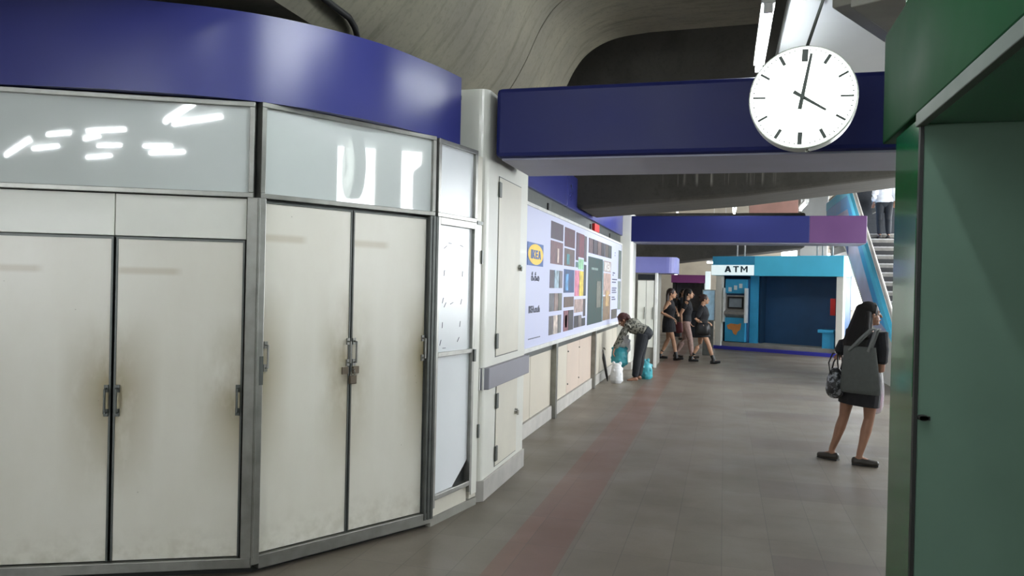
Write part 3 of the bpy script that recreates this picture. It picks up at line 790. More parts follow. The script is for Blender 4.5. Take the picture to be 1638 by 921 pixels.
# the machine
mt = empty('cash_machine', AK(.55, -.3, .2), 'grey and blue cash machine with orange print below its screen', 'cash machine')
fbox(MB(), AK, .2, .86, -.75, -.2, .2, 1.96).build('cabinet', 'navy_panel', mt, bevel=.01)
fbox(MB(), AK, .24, .83, -.22, -.1, .22, .88).build('lower_door', 'cyan_panel', mt, bevel=.01)
q = [(.30, .66), (.42, .72), (.62, .70), (.72, .74), (.70, .56), (.62, .50), (.58, .40), (.50, .44), (.46, .54), (.34, .56)]
mb = MB(); mb.prism([AK(u, -.098, z) for u, z in q], AK.n * .004); mb.build('orange_print', 'orange_print', mt)
mb = MB(); fbox(mb, AK, .24, .83, -.24, -.14, .88, 1.5)
mb.prism([AK(.24, -.14, .88), AK(.24, -.02, .98), AK(.24, -.02, 1.04), AK(.24, -.14, 1.1)], AK.u * .59); mb.build('fascia_unit', 'machine_grey', mt, bevel=.008)
fbox(MB(), AK, .34, .72, -.145, -.132, 1.17, 1.42).build('screen', 'screen_glass', mt)
mb = MB(); ring(mb, AK, .30, .76, 1.13, 1.46, .04, -.15, -.1); mb.build('screen_bezel', 'rubber_black', mt, bevel=.004)
mb = MB()
for i in range(4):
    for j in range(3): fbox(mb, AK, .42 + j * .05, .455 + j * .05, -.075, -.05, .985 + i * .0, 1.0)
    fbox(mb, AK, .62, .74, -.138, -.128, .92 + i * .0, .945)
mb.build('keypad', 'rubber_black', mt)
fbox(MB(), AK, .22, .85, -.22, -.12, 1.55, 1.94).build('header', 'cyan_panel', mt, bevel=.01)
mb = MB()
for k, u in enumerate((.32, .48, .63)): fbox(mb, AK, u, u + .09, -.12, -.112, 1.6 + .05 * k, 1.72 + .05 * k)
mb.build('stickers', 'sign_white', mt)
for u in (.205, .835): fbox(MB(), AK, u, u + .03, -.2, .0, .75, 1.7).build('privacy_wing', 'rail_white', mt, bevel=.004)
pn = fbox(MB(), AK, .87, 1.08, -.4, -.3, .2, 2.04).build('blue_info_panel', 'cyan_panel', None, at=AK(.97, -.35, .2))
tag(pn, 'tall narrow blue panel beside the grey cash machine', 'panel')
rb = empty('extinguisher_box', AK(3.25, -.3, 1.05), 'red box with white label on the side wall inside the blue kiosk', 'fire box')
fbox(MB(), AK, 3.07, 3.2, -.42, -.14, 1.05, 1.48).build('box', 'red_plastic', rb, bevel=.01)
fbox(MB(), AK, 3.055, 3.072, -.34, -.22, 1.25, 1.42).build('white_label', 'sign_white', rb)
# pipes above it
for u in (.47, .69, 2.66, 2.8, 3.05):
    mb = MB(); mb.tube([AK(u, -.3, 2.573), AK(u, -.3, 3.6)], .022)
    pp = mb.build('conduit', 'rail_white', None, True, at=AK(u, -.3, 2.573))
    tag(pp, 'thin pale conduit rising from the roof of the blue kiosk', 'conduit', 'conduits above the blue kiosk')

# ------------------------------------------------------------------ far left kiosk by the second pillar
L2 = empty('grey_door_kiosk', (-2.0, 17.2, 0), 'far grey kiosk with rounded lavender fascia beyond the billboard', 'kiosk')
MB().box(-2.6, -1.35, 16.25, 17.5, 0, 1.97).build('carcass', 'stone_grey', L2, bevel=.01)
for x0, x1 in ((-1.73, -1.56), (-1.55, -1.39)): 
    d = MB().box(x0, x1, 16.22, 16.26, .42, 1.8).build('door', 'white_paint', L2, bevel=.004)
    MB().box(x1 - .03, x1 - .02, 16.2, 16.22, 1.0, 1.25).build('handle', 'dark_steel', d)
MB().box(-1.73, -1.38, 16.22, 16.26, 1.82, 1.93).build('header_panel', 'navy_cloth', L2)
MB().box(-1.38, -1.32, 16.2, 16.3, 0, 1.97).build('corner_post', 'rail_white', L2, bevel=.01)
ar = [(-2.6, 16.2), (-1.15, 16.2)] + [(-1.15 + .2 * sin(a), 16.4 - .2 * cos(a)) for a in [pi / 2 * k / 6 for k in range(1, 7)]] + [(-.95, 17.2), (-1.1, 17.6), (-2.6, 17.6)]
MB().prism([(x, y, 1.96) for x, y in ar], (0, 0, .33)).build('fascia', 'lavender_fascia', L2)
# magenta kiosk far away
PK = empty('magenta_kiosk', (-1.0, 27.6, 0), 'far kiosk with magenta fascia and dark opening behind the walkers', 'kiosk')
MB().box(-1.75, -.5, 27, 28.2, 1.85, 2.12).build('fascia', 'magenta_fascia', PK, bevel=.01)
MB().box(-1.7, -.62, 28.1, 28.2, 0, 1.85).build('back_wall', 'machine_grey', PK)
for x in (-1.7, -.75): MB().box(x, x + .1, 27.05, 28.1, 0, 1.85).build('side_wall', 'rubber_black', PK)
MB().box(-1.6, -.75, 27.1, 27.6, 0, .9).build('counter', 'navy_cloth', PK, bevel=.01)
MB().box(-.62, -.45, 26.95, 27.1, 1.5, 2.25).build('side_light_box', 'sign_glow', PK, bevel=.01)
# poster stand
PS = empty('poster_stand', (-.34, 20, 0), 'pale blue poster stand beside the cash machine end of the blue kiosk', 'stand')
MB().box(-.5, -.22, 19.98, 20.02, .88, 1.62).build('poster', 'poster_blue', PS, bevel=.004)
mb = MB(); ringf = lambda u, d, z: V((u, 20 - d, z)); ring(mb, ringf, -.52, -.2, .86, 1.64, .02, -.02, .03); mb.build('frame', 'brushed_steel', PS)
MB().box(-.49, -.23, 19.9, 20.1, 0, .86).build('base_cabinet', 'dark_steel', PS, bevel=.01)
# salmon board and column high up beyond the second beam
SB = empty('hanging_board', (1.45, 26, 3.6), 'salmon pink board hung high up beyond the purple-ended beam', 'board')
MB().box(.72, 2.2, 26, 26.1, 3.6, 4.62).build('board_panel', 'salmon', SB, bevel=.01)
for x in (1.0, 1.9): MB().tube([(x, 26.05, 4.6), (x, 26.05, 5.5)], .015).build('hanger_rod', 'dark_steel', SB)
MB().box(2.26, 3.1, 26, 26.8, 0, 5.5).build('column', 'grey_column', kind='structure', bevel=.03)
MB().box(-6, -1.9, 31, 31.2, 0, 5.5).build('wall_far', 'far_wall', kind='structure')
MB().box(-1.9, 2.2, 33, 33.2, 0, 5.5).build('wall_far', 'far_wall', kind='structure').name = 'wall_far_centre'
MB().box(3.1, 5.4, 31, 31.2, 3.1, 5.5).build('trim_8', 'far_wall', kind='structure')

# ------------------------------------------------------------------ escalator rising at the right
E = empty('escalator', (3.5, 15, 0), 'escalator with blue printed side cladding climbing behind the blue kiosk', 'escalator')
def zt(y): return min(4.25, 1.15 + .60 * (y - 15.3))          # top of the cladding
def zl(y): return max(.95, min(3.2, 1.0 + .5 * (y - 17.0)))    # lower edge
ys = [13.6, 14.4, 15.3, 16.2, 17, 18, 19, 20, 20.45, 22, 24.5]
def band(name, f0, f1, m, x0=2.86, x1=2.93):
    mb = MB()
    for a, b in zip(ys, ys[1:]):
        lo_a, hi_a, lo_b, hi_b = f0(a), f1(a), f0(b), f1(b)
        c = [(x0, a, lo_a), (x0, b, lo_b), (x0, b, hi_b), (x0, a, hi_a)]
        if hi_a - lo_a < .01 and hi_b - lo_b < .01: continue
        mb.prism(c, (x1 - x0, 0, 0))
    return mb.build(name, m, E)
ztop = lambda y: max(.55, zt(y))
low = lambda y: min(ztop(y), zl(y))
mid1 = lambda y: max(low(y), zt(y) - .22); mid2 = lambda y: max(low(y), zt(y) - .55)
band('upper_cladding', mid1, ztop, 'cyan_fascia', 2.85)
band('middle_cladding', mid2, mid1, 'escalator_blue', 2.86)
band('lower_cladding', low, mid2, 'escalator_lilac', 2.87)
band('truss_base', lambda y: 0 if y < 17.5 else low(y) - .12, low, 'white_paint', 2.88, 2.96)
mb = MB(); mb.prism([(2.855, 20.9, 2.95), (2.855, 20.2, 2.55), (2.855, 20.2, 3.0), (2.855, 20.9, 3.5)], (.01, 0, 0)); mb.build('navy_print', 'escalator_navy', E)
mb = MB(); mb.prism([(2.99, 13.8, 0), (2.99, 15.2, .0), (2.99, 20.45, 3.05), (2.99, 24.5, 3.05), (2.99, 24.5, 2.7), (2.99, 20.6, 2.7), (2.99, 15.9, 0)], (1.1, 0, 0)); mb.build('truss', 'dark_steel', E)
for x, n_ in ((2.93, 'inner'), (4.1, 'outer')):
    mb = MB()
    for a, b in zip(ys[1:], ys[2:]):
        mb.prism([(x, a, ztop(a) - .3), (x, b, ztop(b) - .3), (x, b, ztop(b) + .06), (x, a, ztop(a) + .06)], (.03, 0, 0))
    mb.build('balustrade', 'stone_grey', E)
    mb = MB(); mb.tube([(x + .015, y, ztop(y) + .10) for y in ys[1:]], .036, 8, True); h = mb.build('handrail', 'skirting_grey', E, True)
    mb = MB(); mb.tube([(x + .015, y, ztop(y) + .05) for y in ys[1:]], .04, 8); mb.build('rail_strip', 'rail_white', E, True)
for k in range(26):
    y = 14.95 + k * .345; z = min(3.06, .05 + (k * .205 if k > 0 else 0)); 
    if k * .205 > 3.1: break
    mb = MB(); mb.box(3.0, 4.08, y, y + .36, z - .2, z); 
    for j in range(12): mb.box(3.01 + j * .09, 3.05 + j * .09, y - .006, y + .35, z, z + .008)
    so = mb.build('step', 'step_metal', E)
    MB().box(3.0, 4.08, y - .004, y + .01, z - .2, z - .09).build('riser', 'rubber_black', so)
    MB().box(3.0, 4.08, y - .008, y + .02, z - .02, z + .004).build('nosing', 'machine_grey', so)
MB().box(2.96, 4.12, 13.4, 14.97, 0, .012).build('landing_plate', 'step_metal', E)
MB().box(2.96, 4.12, 21.5, 24.5, 2.9, 3.08).build('landing_plate', 'step_metal', E)
MB().box(3.2, 5.4, 24.6, 24.8, 3.0, 5.5).build('trim_9', 'navy_cloth', kind='structure')
# parapet
mb = MB(); mb.box(5.3, 5.5, -9, 40, 0, .9)
for a, b in ((-9, 4.75), (5.35, 5.75), (6.1, 8.0)): mb.box(5.3, 5.5, a, b, .9, 5.5)  # unseen tall pieces added to narrow the daylight mirrored in the kiosk panes
mb.build('wall_right', 'far_wall', kind='structure')
MB().box(2.6, 5.4, 30, 30.15, 0, .55).build('parapet', 'stone_grey', kind='structure')
for y in (-6, 1, 8, 15, 22, 29, 36): MB().box(5.0, 5.5, y, y + .6, .9, 5.5).build('column', 'grey_column', kind='structure')
# ------------------------------------------------------------------ people
UP = V((0, 0, 1))
def lerp(a, b, t): return V(a) * (1 - t) + V(b) * t
def rotz(f): f = V((f[0], f[1], 0)).normalized(); return f, V((f.y, -f.x, 0))   # forward, right-hand side
def hand_shape(mb, w, hd, pn, thumb, curl=.5, sc=1.):
    """palm, four unequal fingers with knuckle bends and a thumb from the side of the palm"""
    w, hd, pn = V(w), V(hd).normalized(), V(pn); pn = (pn - hd * pn.dot(hd)).normalized(); sd = hd.cross(pn) * thumb
    mb.loft([(w - hd * .02, .026 * sc, .019 * sc), (w + hd * .03 * sc, .036 * sc, .016 * sc), (w + hd * .075 * sc, .040 * sc, .014 * sc), (w + hd * .09 * sc, .038 * sc, .011 * sc)], sd, 10)
    for k, (o, ln) in enumerate(((.030, .070), (.0105, .079), (-.0095, .073), (-.029, .057))):
        p = w + hd * .088 * sc + sd * o * sc; d = hd.copy(); pts = [(p - d * .012, .009 * sc, .009 * sc)]; 
        for j, fr in enumerate((.42, .33, .25)):
            pts.append((p, (.0088 - .0006 * j) * sc, (.0088 - .0006 * j) * sc))
            d = (d * cos(curl * (.6 + .3 * j)) + pn * sin(curl * (.6 + .3 * j))).normalized(); p = p + d * ln * fr * sc
        pts.append((p, .0072 * sc, .0072 * sc)); mb.loft(pts, sd, 8)
    p = w + hd * .02 * sc + sd * .03 * sc; d = (hd * .65 + sd * .75).normalized()
    p2 = p + d * .04 * sc; d2 = (hd * .9 + sd * .3 + pn * .35).normalized(); p3 = p2 + d2 * .03 * sc
    mb.loft([(p - d * .02, .013 * sc, .012 * sc), (p, .0125 * sc, .012 * sc), (p2, .0105 * sc, .0105 * sc), (p3, .0085 * sc, .0085 * sc)], pn, 8)

def head_axes(fh, tilt=0., roll=0.):
    f = V(fh).normalized(); s = V((f.y, -f.x, 0)).normalized(); u = s.cross(f)
    f2 = f * cos(tilt) - u * sin(tilt); u2 = s.cross(f2)
    return f2, s, u2

def person(name, label, P, group=None):
    """P holds joints in metres in the place; returns the root with one continuous body mesh"""
    root = empty(name, P['root'], label, 'person', group)
    f, s = rotz(P['face']); sk = P.get('skin', 'skin'); vx = P.get('voxel', .0065)
    hip = V(P['hip']); ch = V(P['chest']); nk = V(P['neck']); hc = V(P['head'])
    tdir = (ch - hip).normalized(); side = P.get('side', s); side = V(side)
    W_ = P.get('w', 1.)
    b = MB()
    # torso: crotch, hips, waist, ribs, shoulders
    tor = [(hip - tdir * .07, .13 * W_, .085), (hip, .165 * W_, .112), (lerp(hip, ch, .4), .125 * W_, .088), (lerp(hip, ch, .75), .14 * W_, .10), (ch, .15 * W_, .095), (lerp(ch, nk, .55), .125 * W_, .07), (lerp(ch, nk, .85), .07, .055)]
    b.loft(tor, side, 16)
    fwd_t = side.cross(tdir); 
    if fwd_t.dot(f) < 0 and abs(fwd_t.dot(f)) > .2: fwd_t = -fwd_t
    for q in (-1, 1): b.ball(lerp(hip, ch, .82) + side * .07 * q + fwd_t * .07, .055)
    hf, hs, hu = head_axes(P['fh'], P.get('htilt', 0.))
    rot = Matrix((hs, hf, hu)).transposed()
    S = P.get('hscale', 1.)
    hp = lambda x, y, z: hc + (hs * x + hf * y + hu * z) * S
    b.loft([(lerp(ch, nk, .6), .055, .055), (nk, .05, .052), (hp(0, -.015, -.06), .05, .055)], side, 12)
    b.ball(hp(0, -.012, .025), .073 * S, .092 * S, .088 * S, rot, 16)                 # cranium
    b.ball(hp(0, .03, -.045), .055 * S, .058 * S, .065 * S, rot, 14)                   # jaw and cheeks
    b.ball(hp(0, .065, -.088), .024 * S, .022 * S, .02 * S, rot, 10)                   # chin
    b.loft([(hp(0, .082, .012), .010 * S, .010 * S), (hp(0, .098, -.012), .011 * S, .012 * S), (hp(0, .108, -.030), .014 * S, .012 * S)], hs, 8)   # nose
    b.ball(hp(0, .088, -.058), .022 * S, .010 * S, .012 * S, rot, 8)                   # mouth mound
    b.loft([(hp(-.042, .062, .026), .011, .01), (hp(0, .076, .026), .011, .01), (hp(.042, .062, .026), .011, .01)], hu, 8)     # brow
    for q in (-1, 1): b.ball(hp(.073 * q, -.005, -.012), .01 * S, .02 * S, .03 * S, rot, 8)   # ears
    for k in 'LR':
        sh, el, wr = V(P['sh' + k]), V(P['el' + k]), V(P['wr' + k])
        b.loft([(lerp(ch, sh, .55), .06, .06), (sh, .052, .052), (lerp(sh, el, .5), .043, .045), (el, .035, .036), (lerp(el, wr, .3), .036, .034), (lerp(el, wr, .8), .027, .024), (wr, .023, .021)], None, 12)
        hd = V(P.get('hd' + k, wr - el)); pn = V(P.get('pn' + k, V((0, 0, -1)) if abs(hd.normalized().z) < .8 else f))
        hand_shape(b, wr, hd, pn, P.get('th' + k, 1 if k == 'L' else -1), P.get('curl' + k, .5), P.get('hsz', .95))
        h, kn, an, to = V(P['h' + k]), V(P['k' + k]), V(P['a' + k]), V(P['t' + k])
        b.loft([(lerp(hip, h, .7) + UP * .02, .085, .085), (h, .084, .088), (lerp(h, kn, .5), .066, .07), (kn + (h - kn) * .08, .05, .053), (kn, .047, .05), (lerp(kn, an, .3), .05, .054), (lerp(kn, an, .65), .037, .04), (an + UP * .02, .029, .032), (an - UP * .02, .03, .035)], None, 14)
        fd = V((to.x - an.x, to.y - an.y, 0)); fl = fd.length; fd.normalize()
        b.loft([(an - fd * .035 - UP * .035, .03, .03), (an + fd * .02 - UP * .03, .034, .032), (lerp(an, to, .6) - UP * .03 * .4, .04, .024), (V((to.x, to.y, to.z)), .034, .014)], V((fd.y, -fd.x, 0)), 12)
    b.build('body', sk, root, voxel=vx)
    # face details
    for q in (-1, 1):
        m = MB(); m.ball(hp(.031 * q, .069, .0), .013 * S, .011 * S, .011 * S, rot, 10); eo = m.build('eye', 'eye_white', root, True)
        m = MB(); m.ball(hp(.031 * q, .077, .0), .006 * S, .005 * S, .006 * S, rot, 8); m.build('iris', 'eye_dark', eo, True)
        m = MB(); m.tube([hp(.014 * q, .083, .026), hp(.032 * q, .077, .031), hp(.046 * q, .069, .024)], .003, 6); m.build('eyebrow', P['hair_m'], root, True)
    m = MB(); m.loft([(hp(-.022, .092, -.058), .004, .003), (hp(0, .1, -.056), .006, .008), (hp(.022, .092, -.058), .004, .003)], hu, 8); m.build('mouth', 'lips', root, True)
    # hair
    m = MB()
    m.ball(hp(0, -.022, .034), .086 * S, .097 * S, .092 * S, rot, 16)
    m.loft([(hp(-.074, .005, .02), .013, .014), (hp(-.052, .026, .08), .015, .016), (hp(0, .042, .1), .015, .016), (hp(.052, .026, .08), .015, .016), (hp(.074, .005, .02), .013, .014)], None, 8)
    for L in P.get('hair', []):
        m.loft([(hp(*c) if not isinstance(c, Vector) else c, a, bb) for c, a, bb in L], P.get('hair_side', hs), 12)
    for c, r in P.get('bun', []): m.ball(hp(*c), r, n=12)
    m.build('hair', P['hair_m'], root, voxel=vx, sm=2)
    # garments
    def garment(nm, m_, loops, sleeves=(), legs=(), sd=None, cap=True):
        g = MB()
        for L in loops: g.loft(L, sd or side, 18, cap)
        for L in sleeves: g.loft(L, None, 12)
        for L in legs: g.loft(L, None, 14)
        return g.build(nm, m_, root, voxel=vx, sm=3)
    top = P['top']; e = top.get('ease', .018)
    loops = [[(lerp(hip, ch, top.get('from', 0.)), (.165 if top.get('from', 0) < .2 else .13) * W_ + e, .115 + e), (lerp(hip, ch, .4), .128 * W_ + e, .095 + e), (lerp(hip, ch, .78), .142 * W_ + e, .125 + e), (ch, .15 * W_ + e, .10 + e), (lerp(ch, nk, .55), .12 * W_ + e, .072 + e), (lerp(ch, nk, .8), .075, .062)]]
    slv = []
    for k in 'LR':
        sh, el, wr = V(P['sh' + k]), V(P['el' + k]), V(P['wr' + k]); t = top.get('sleeve', .6)
        if t <= 0: continue
        L = [(lerp(ch, sh, .5), .07, .07), (sh, .058 + e * .4, .058 + e * .4)]
        if t <= 1: L += [(lerp(sh, el, t * .5), .047 + e * .6, .049 + e * .6), (lerp(sh, el, t), .043 + e * .6, .044 + e * .6)]
        else: L += [(lerp(sh, el, .5), .048 + e, .05 + e), (el, .042 + e, .044 + e), (lerp(el, wr, (t - 1) * .5), .036 + e, .036 + e), (lerp(el, wr, t - 1), .028 + e, .026 + e)]
        slv.append(L)
    for q in (-1, 1): loops.append([(lerp(hip, ch, .82) + side * .07 * q + fwd_t * .055, .062, .062), (lerp(hip, ch, .82) + side * .07 * q + fwd_t * .095, .056, .056)])
    garment('top', top['m'], loops, slv)
    if 'skirt' in P:
        K_ = P['skirt']; hem = V(K_['hem']); 
        garment('skirt', K_['m'], [[(lerp(hip, ch, .3), .128 * W_ + .02, .1 + .015), (hip, .165 * W_ + .025, .112 + .025), (lerp(hip, hem, .5), .17 * W_ + .03, .12 + .035), (hem, K_.get('rx', .2), K_.get('ry', .15))]], cap=False)
    if 'trousers' in P:
        T = P['trousers']; lg = []
        for k in 'LR':
            h, kn, an = V(P['h' + k]), V(P['k' + k]), V(P['a' + k]); e2 = T.get('ease', .014)
            lg.append([(lerp(hip, h, .7) + UP * .02, .09 + e2, .09 + e2), (h, .087 + e2, .092 + e2), (lerp(h, kn, .5), .069 + e2, .074 + e2), (kn, .052 + e2, .055 + e2), (lerp(kn, an, .3), .052 + e2, .056 + e2), (lerp(kn, an, .7), .042 + e2, .044 + e2), (an + UP * .03, .036 + e2, .04 + e2)])
        garment('trousers', T['m'], [[(lerp(hip, ch, .25), .128 * W_ + .015, .1 + .015), (hip, .165 * W_ + .02, .112 + .022), (hip - tdir * .08, .14 * W_ + .015, .095 + .015)]], (), lg)
    # shoes
    sh_ = P.get('shoes')
    for k in 'LR':
        if not sh_: break
        an, to, kn = V(P['a' + k]), V(P['t' + k]), V(P['k' + k]); fd = V((to.x - an.x, to.y - an.y, 0)).normalized(); up = (kn - an).normalized()
        dz = (to.z - (an.z - .06)) 
        g = MB(); sd = V((fd.y, -fd.x, 0)); heel = an - fd * .05 - UP * .05; toe = to + fd * .02
        g.loft([(heel, .036, .042), (an + fd * .02 - UP * .045, .042, .044), (lerp(an, to, .62) - UP * .02, .047, .034), (toe - fd * .02 + UP * .004, .042, .024)], sd, 14)
        if sh_.get('shaft'): g.loft([(an - UP * .04, .046, .05), (an + UP * .02, .042, .046), (an + up * sh_['shaft'], .045, .05)], None, 12)
        so = g.build('shoe', sh_['m'], root, voxel=.006, sm=2)
        g = MB(); g.prism([heel + sd * .034 - fd * .015 - UP * .033, toe + sd * .03 - fd * .012 - UP * .026, toe - sd * .03 - fd * .012 - UP * .026, heel - sd * .034 - fd * .015 - UP * .033], UP * .014)
        g.build('sole', 'rubber_black', so, bevel=.003)
    return root

# --- woman standing at the right
fW, sW = rotz((.62, .78))
nkW = V((1.325, 8.1, 1.315))
pw = dict(root=(1.2, 8.1, 0), face=(.62, .78), fh=(.96, .28, .02), skin='skin', voxel=.005, hip=(1.295, 8.1, .82), chest=(1.315, 8.1, 1.17), neck=nkW, head=(1.365, 8.115, 1.445),
    w=.98, hscale=1.0, hair_m='hair_black',
    shL=nkW - sW * .165 - UP * .075, shR=nkW + sW * .165 - UP * .075,
    elL=(1.09, 8.24, 1.0), wrL=(1.2, 8.42, 1.04), hdL=(.5, .8, .1), pnL=(0, 0, 1), curlL=.8,
    elR=(1.445, 7.99, .91), wrR=(1.49, 8.15, 1.02), hdR=(-.15, .95, .1), pnR=(-.6, 0, .8), curlR=.9,
    hL=(1.21, 8.15, .79), kL=(1.16, 8.17, .44), aL=(1.06, 8.2, .085), tL=(.95, 8.27, .03),
    hR=(1.385, 8.06, .79), kR=(1.365, 8.06, .44), aR=(1.285, 8.03, .085), tR=(1.44, 8.0, .03),
    hair=[[((.0, -.05, .06), .085, .07), ((0, -.075, -.03), .1, .06), (V((1.265, 8.08, 1.28)), .125, .065), (V((1.23, 8.05, 1.17)), .135, .058), (V((1.225, 8.02, 1.05)), .115, .042)],
          [((-.075, -.02, .02), .03, .05), ((-.082, -.02, -.09), .035, .05), (V((1.33, 8.21, 1.2)), .04, .045)],
          [((.074, -.05, .02), .02, .045), ((.075, -.06, -.08), .025, .045), (V((1.31, 7.99, 1.22)), .035, .04)]],
    hair_side=sW,
    top=dict(m='black_cloth', sleeve=.72, ease=.026), skirt=dict(m='black_soft', hem=(1.275, 8.1, .57), rx=.195, ry=.145), shoes=dict(m='shoe_brown'))
person('person', 'woman with long black hair, black top and skirt, standing beside the green kiosk', pw)
# grey tote on her back
tb = empty('tote_bag', (1.27, 7.9, .7), 'large grey tote bag on the back of the standing woman in black', 'bag')
u0 = (sW * .9 + V((.2, 0, 0))).normalized(); n0 = V((u0.y, -u0.x, 0))
TF = lambda u, d, z: V((1.255, 7.915, 0)) + u0 * u + n0 * d + UP * z
mb = MB()
rings_ = []
mb.loft([(TF(.0, 0, .70), .185, .045), (TF(0, 0, .74), .19, .055), (TF(-.005, 0, .95), .17, .05), (TF(-.015, -.01, 1.13), .15, .03), (TF(-.015, -.01, 1.14), .148, .012)], u0, 24, False)
mb.build('bag_body', 'grey_canvas', tb, smooth=True, bevel=.006)
mb = MB()
for d in (.03, -.03): mb.loft([(TF(-.1, d, 1.1), .014, .005), (TF(.0, d - .02, 1.22), .014, .005), (TF(.07, d - .05, 1.305), .014, .006), (TF(.10, d - .12, 1.31), .014, .006)], u0, 8)
for d in (.03, -.03): mb.loft([(TF(.08, d, 1.1), .014, .005), (TF(.11, d - .02, 1.22), .014, .005), (TF(.12, d - .06, 1.30), .014, .006), (TF(.11, d - .12, 1.31), .014, .006)], u0, 8)
mb.build('strap', 'strap_grey', tb, smooth=True)
# black patterned handbag on the left arm
hb = empty('handbag', (1.07, 8.16, .66), 'black and grey patterned handbag hanging from the elbow of the standing woman', 'bag')
mb = MB(); mb.loft([((1.06, 8.1, .665), .075, .11), ((1.06, 8.1, .70), .085, .125), ((1.065, 8.12, .82), .075, .11), ((1.07, 8.14, .88), .05, .09)], (1, 0, 0), 18)
mb.build('bag_body', 'patterned_bag', hb, smooth=True)
mb = MB()
for o_ in (-.04, .04): mb.tube([(1.05 + o_, 8.06, .86), (1.04 + o_, 8.1, .96), (1.07 + o_ * .6, 8.2, 1.045), (1.12 + o_ * .3, 8.25, 1.05), (1.1 + o_, 8.22, .96), (1.08 + o_, 8.2, .87)], .008, 8)
mb.build('handle', 'rubber_black', hb, smooth=True)
# plastic carrier bag
pb = empty('carrier_bag', (1.44, 8.2, .53), 'clear plastic carrier bag with pink contents in front of the standing woman', 'bag')
mb = MB(); mb.loft([((1.425, 8.2, .53), .07, .06), ((1.425, 8.2, .57), .08, .07), ((1.435, 8.2, .67), .075, .06), ((1.45, 8.2, .72), .045, .04)], (1, 0, 0), 14); mb.build('pink_contents', 'pink_contents', pb, smooth=True)
mb = MB(); mb.loft([((1.425, 8.2, .515), .08, .07), ((1.425, 8.2, .57), .092, .08), ((1.437, 8.2, .70), .085, .07), ((1.455, 8.2, .84), .055, .045), ((1.475, 8.22, .96), .02, .016), ((1.48, 8.23, 1.02), .014, .012)], (1, 0, 0), 14); mb.build('bag_body', 'clear_plastic', pb, smooth=True)

# --- person bending over by the wall
fB, sB = rotz((-.95, -.1))
pbend = dict(root=(-1.48, 13.8, 0), face=(-.95, -.1), fh=(-.75, -.1, -.65), skin='skin', hip=(-1.33, 13.8, .86), chest=(-1.58, 13.78, 1.0), neck=(-1.67, 13.77, 1.02), head=(-1.715, 13.76, 1.075), side=sB,
    hair_m='hair_red', hscale=.98, w=.95,
    shL=(-1.62, 13.63, .97), shR=(-1.64, 13.92, .97), elL=(-1.72, 13.62, .76), wrL=(-1.83, 13.6, .57), hdL=(-.25, 0, -.95), pnL=(1, 0, 0), curlL=.7,
    elR=(-1.75, 13.95, .78), wrR=(-1.84, 13.9, .6), hdR=(-.2, 0, -.95), pnR=(1, 0, 0), curlR=.7,
    hL=(-1.36, 13.7, .83), kL=(-1.43, 13.68, .45), aL=(-1.47, 13.68, .08), tL=(-1.6, 13.64, .025),
    hR=(-1.36, 13.9, .83), kR=(-1.4, 13.92, .45), aR=(-1.43, 13.92, .08), tR=(-1.56, 13.92, .025),
    hair=[[((0, -.07, .03), .075, .06), ((0, -.095, -.02), .07, .05), ((0, -.09, -.06), .05, .04)]],
    top=dict(m='patterned_cloth', sleeve=1.85, ease=.02, **{'from': .1}), trousers=dict(m='navy_cloth', ease=.022), shoes=None)
person('person', 'person in dark trousers and patterned top bending over bags by the wall', pbend)
def sack(name, label, c, rx, ry, h, m, neck=.4, flare=.0):
    r = empty(name, c, label, 'bag'); c = V(c); mb = MB()
    mb.loft([(c + UP * .012, rx * .8, ry * .8), (c + UP * .05, rx, ry), (c + UP * h * .5, rx * .96, ry * .98), (c + UP * h * .8, rx * (.5 + .5 * neck), ry * (.5 + .5 * neck)), (c + UP * h * .93, rx * neck, ry * neck * .8)], (1, 0, 0), 16)
    for k in range(9): 
        a = k * 2.4; mb.ball(c + V((rx * .75 * cos(a), ry * .75 * sin(a), h * (.15 + .07 * k))), rx * .3, n=8)
    mb.build('bag_body', m, r, voxel=.008, sm=2)
    g = MB()
    for q in (-1, 1):
        g = MB(); g.loft([(c + V((q * rx * neck * .6, 0, h * .88)), rx * .3, ry * .28), (c + V((q * rx * neck * .9, .01, h * 1.02)), rx * .26, ry * .14), (c + V((q * rx * (neck * .4 + .3), .02, h * 1.07)), rx * .14, ry * .08)], (1, 0, 0), 10)
        g.build('bag_handle', m, r, smooth=True)
    return r
sack('plastic_sack', 'full white sack on the floor in front of the bending person', (-1.75, 13.35, 0), .11, .1, .34, 'sack_white', .6)
sack('plastic_bag', 'teal plastic bag held open under the hands of the bending person', (-1.76, 13.75, .27), .15, .12, .3, 'teal_plastic', .85)
sack('plastic_bag', 'white plastic bag held between the arms and knees of the bending person', (-1.68, 13.86, .5), .1, .09, .28, 'sack_white', .45)
sack('plastic_bag', 'teal plastic bag standing behind the legs of the bending person', (-1.34, 14.2, 0), .13, .1, .34, 'teal_plastic', .35)
ub = empty('folded_umbrella', (-1.92, 13.36, 0), 'folded dark umbrella leaning on the wall beside the white sack', 'umbrella')
mb = MB(); mb.loft([(V((-1.905, 13.36, .02)), .006, .006), (V((-1.92, 13.36, .1)), .02, .02), (V((-1.98, 13.36, .42)), .028, .028), (V((-1.99, 13.36, .5)), .012, .012)], None, 10); mb.build('canopy', 'cable_black', ub, smooth=True)
mb = MB(); mb.tube([(-1.988, 13.36, .48), (-2.0, 13.36, .56), (-1.995, 13.36, .59), (-1.97, 13.36, .59), (-1.96, 13.36, .56)], .009, 8); mb.build('handle', 'shoe_brown', ub, smooth=True)

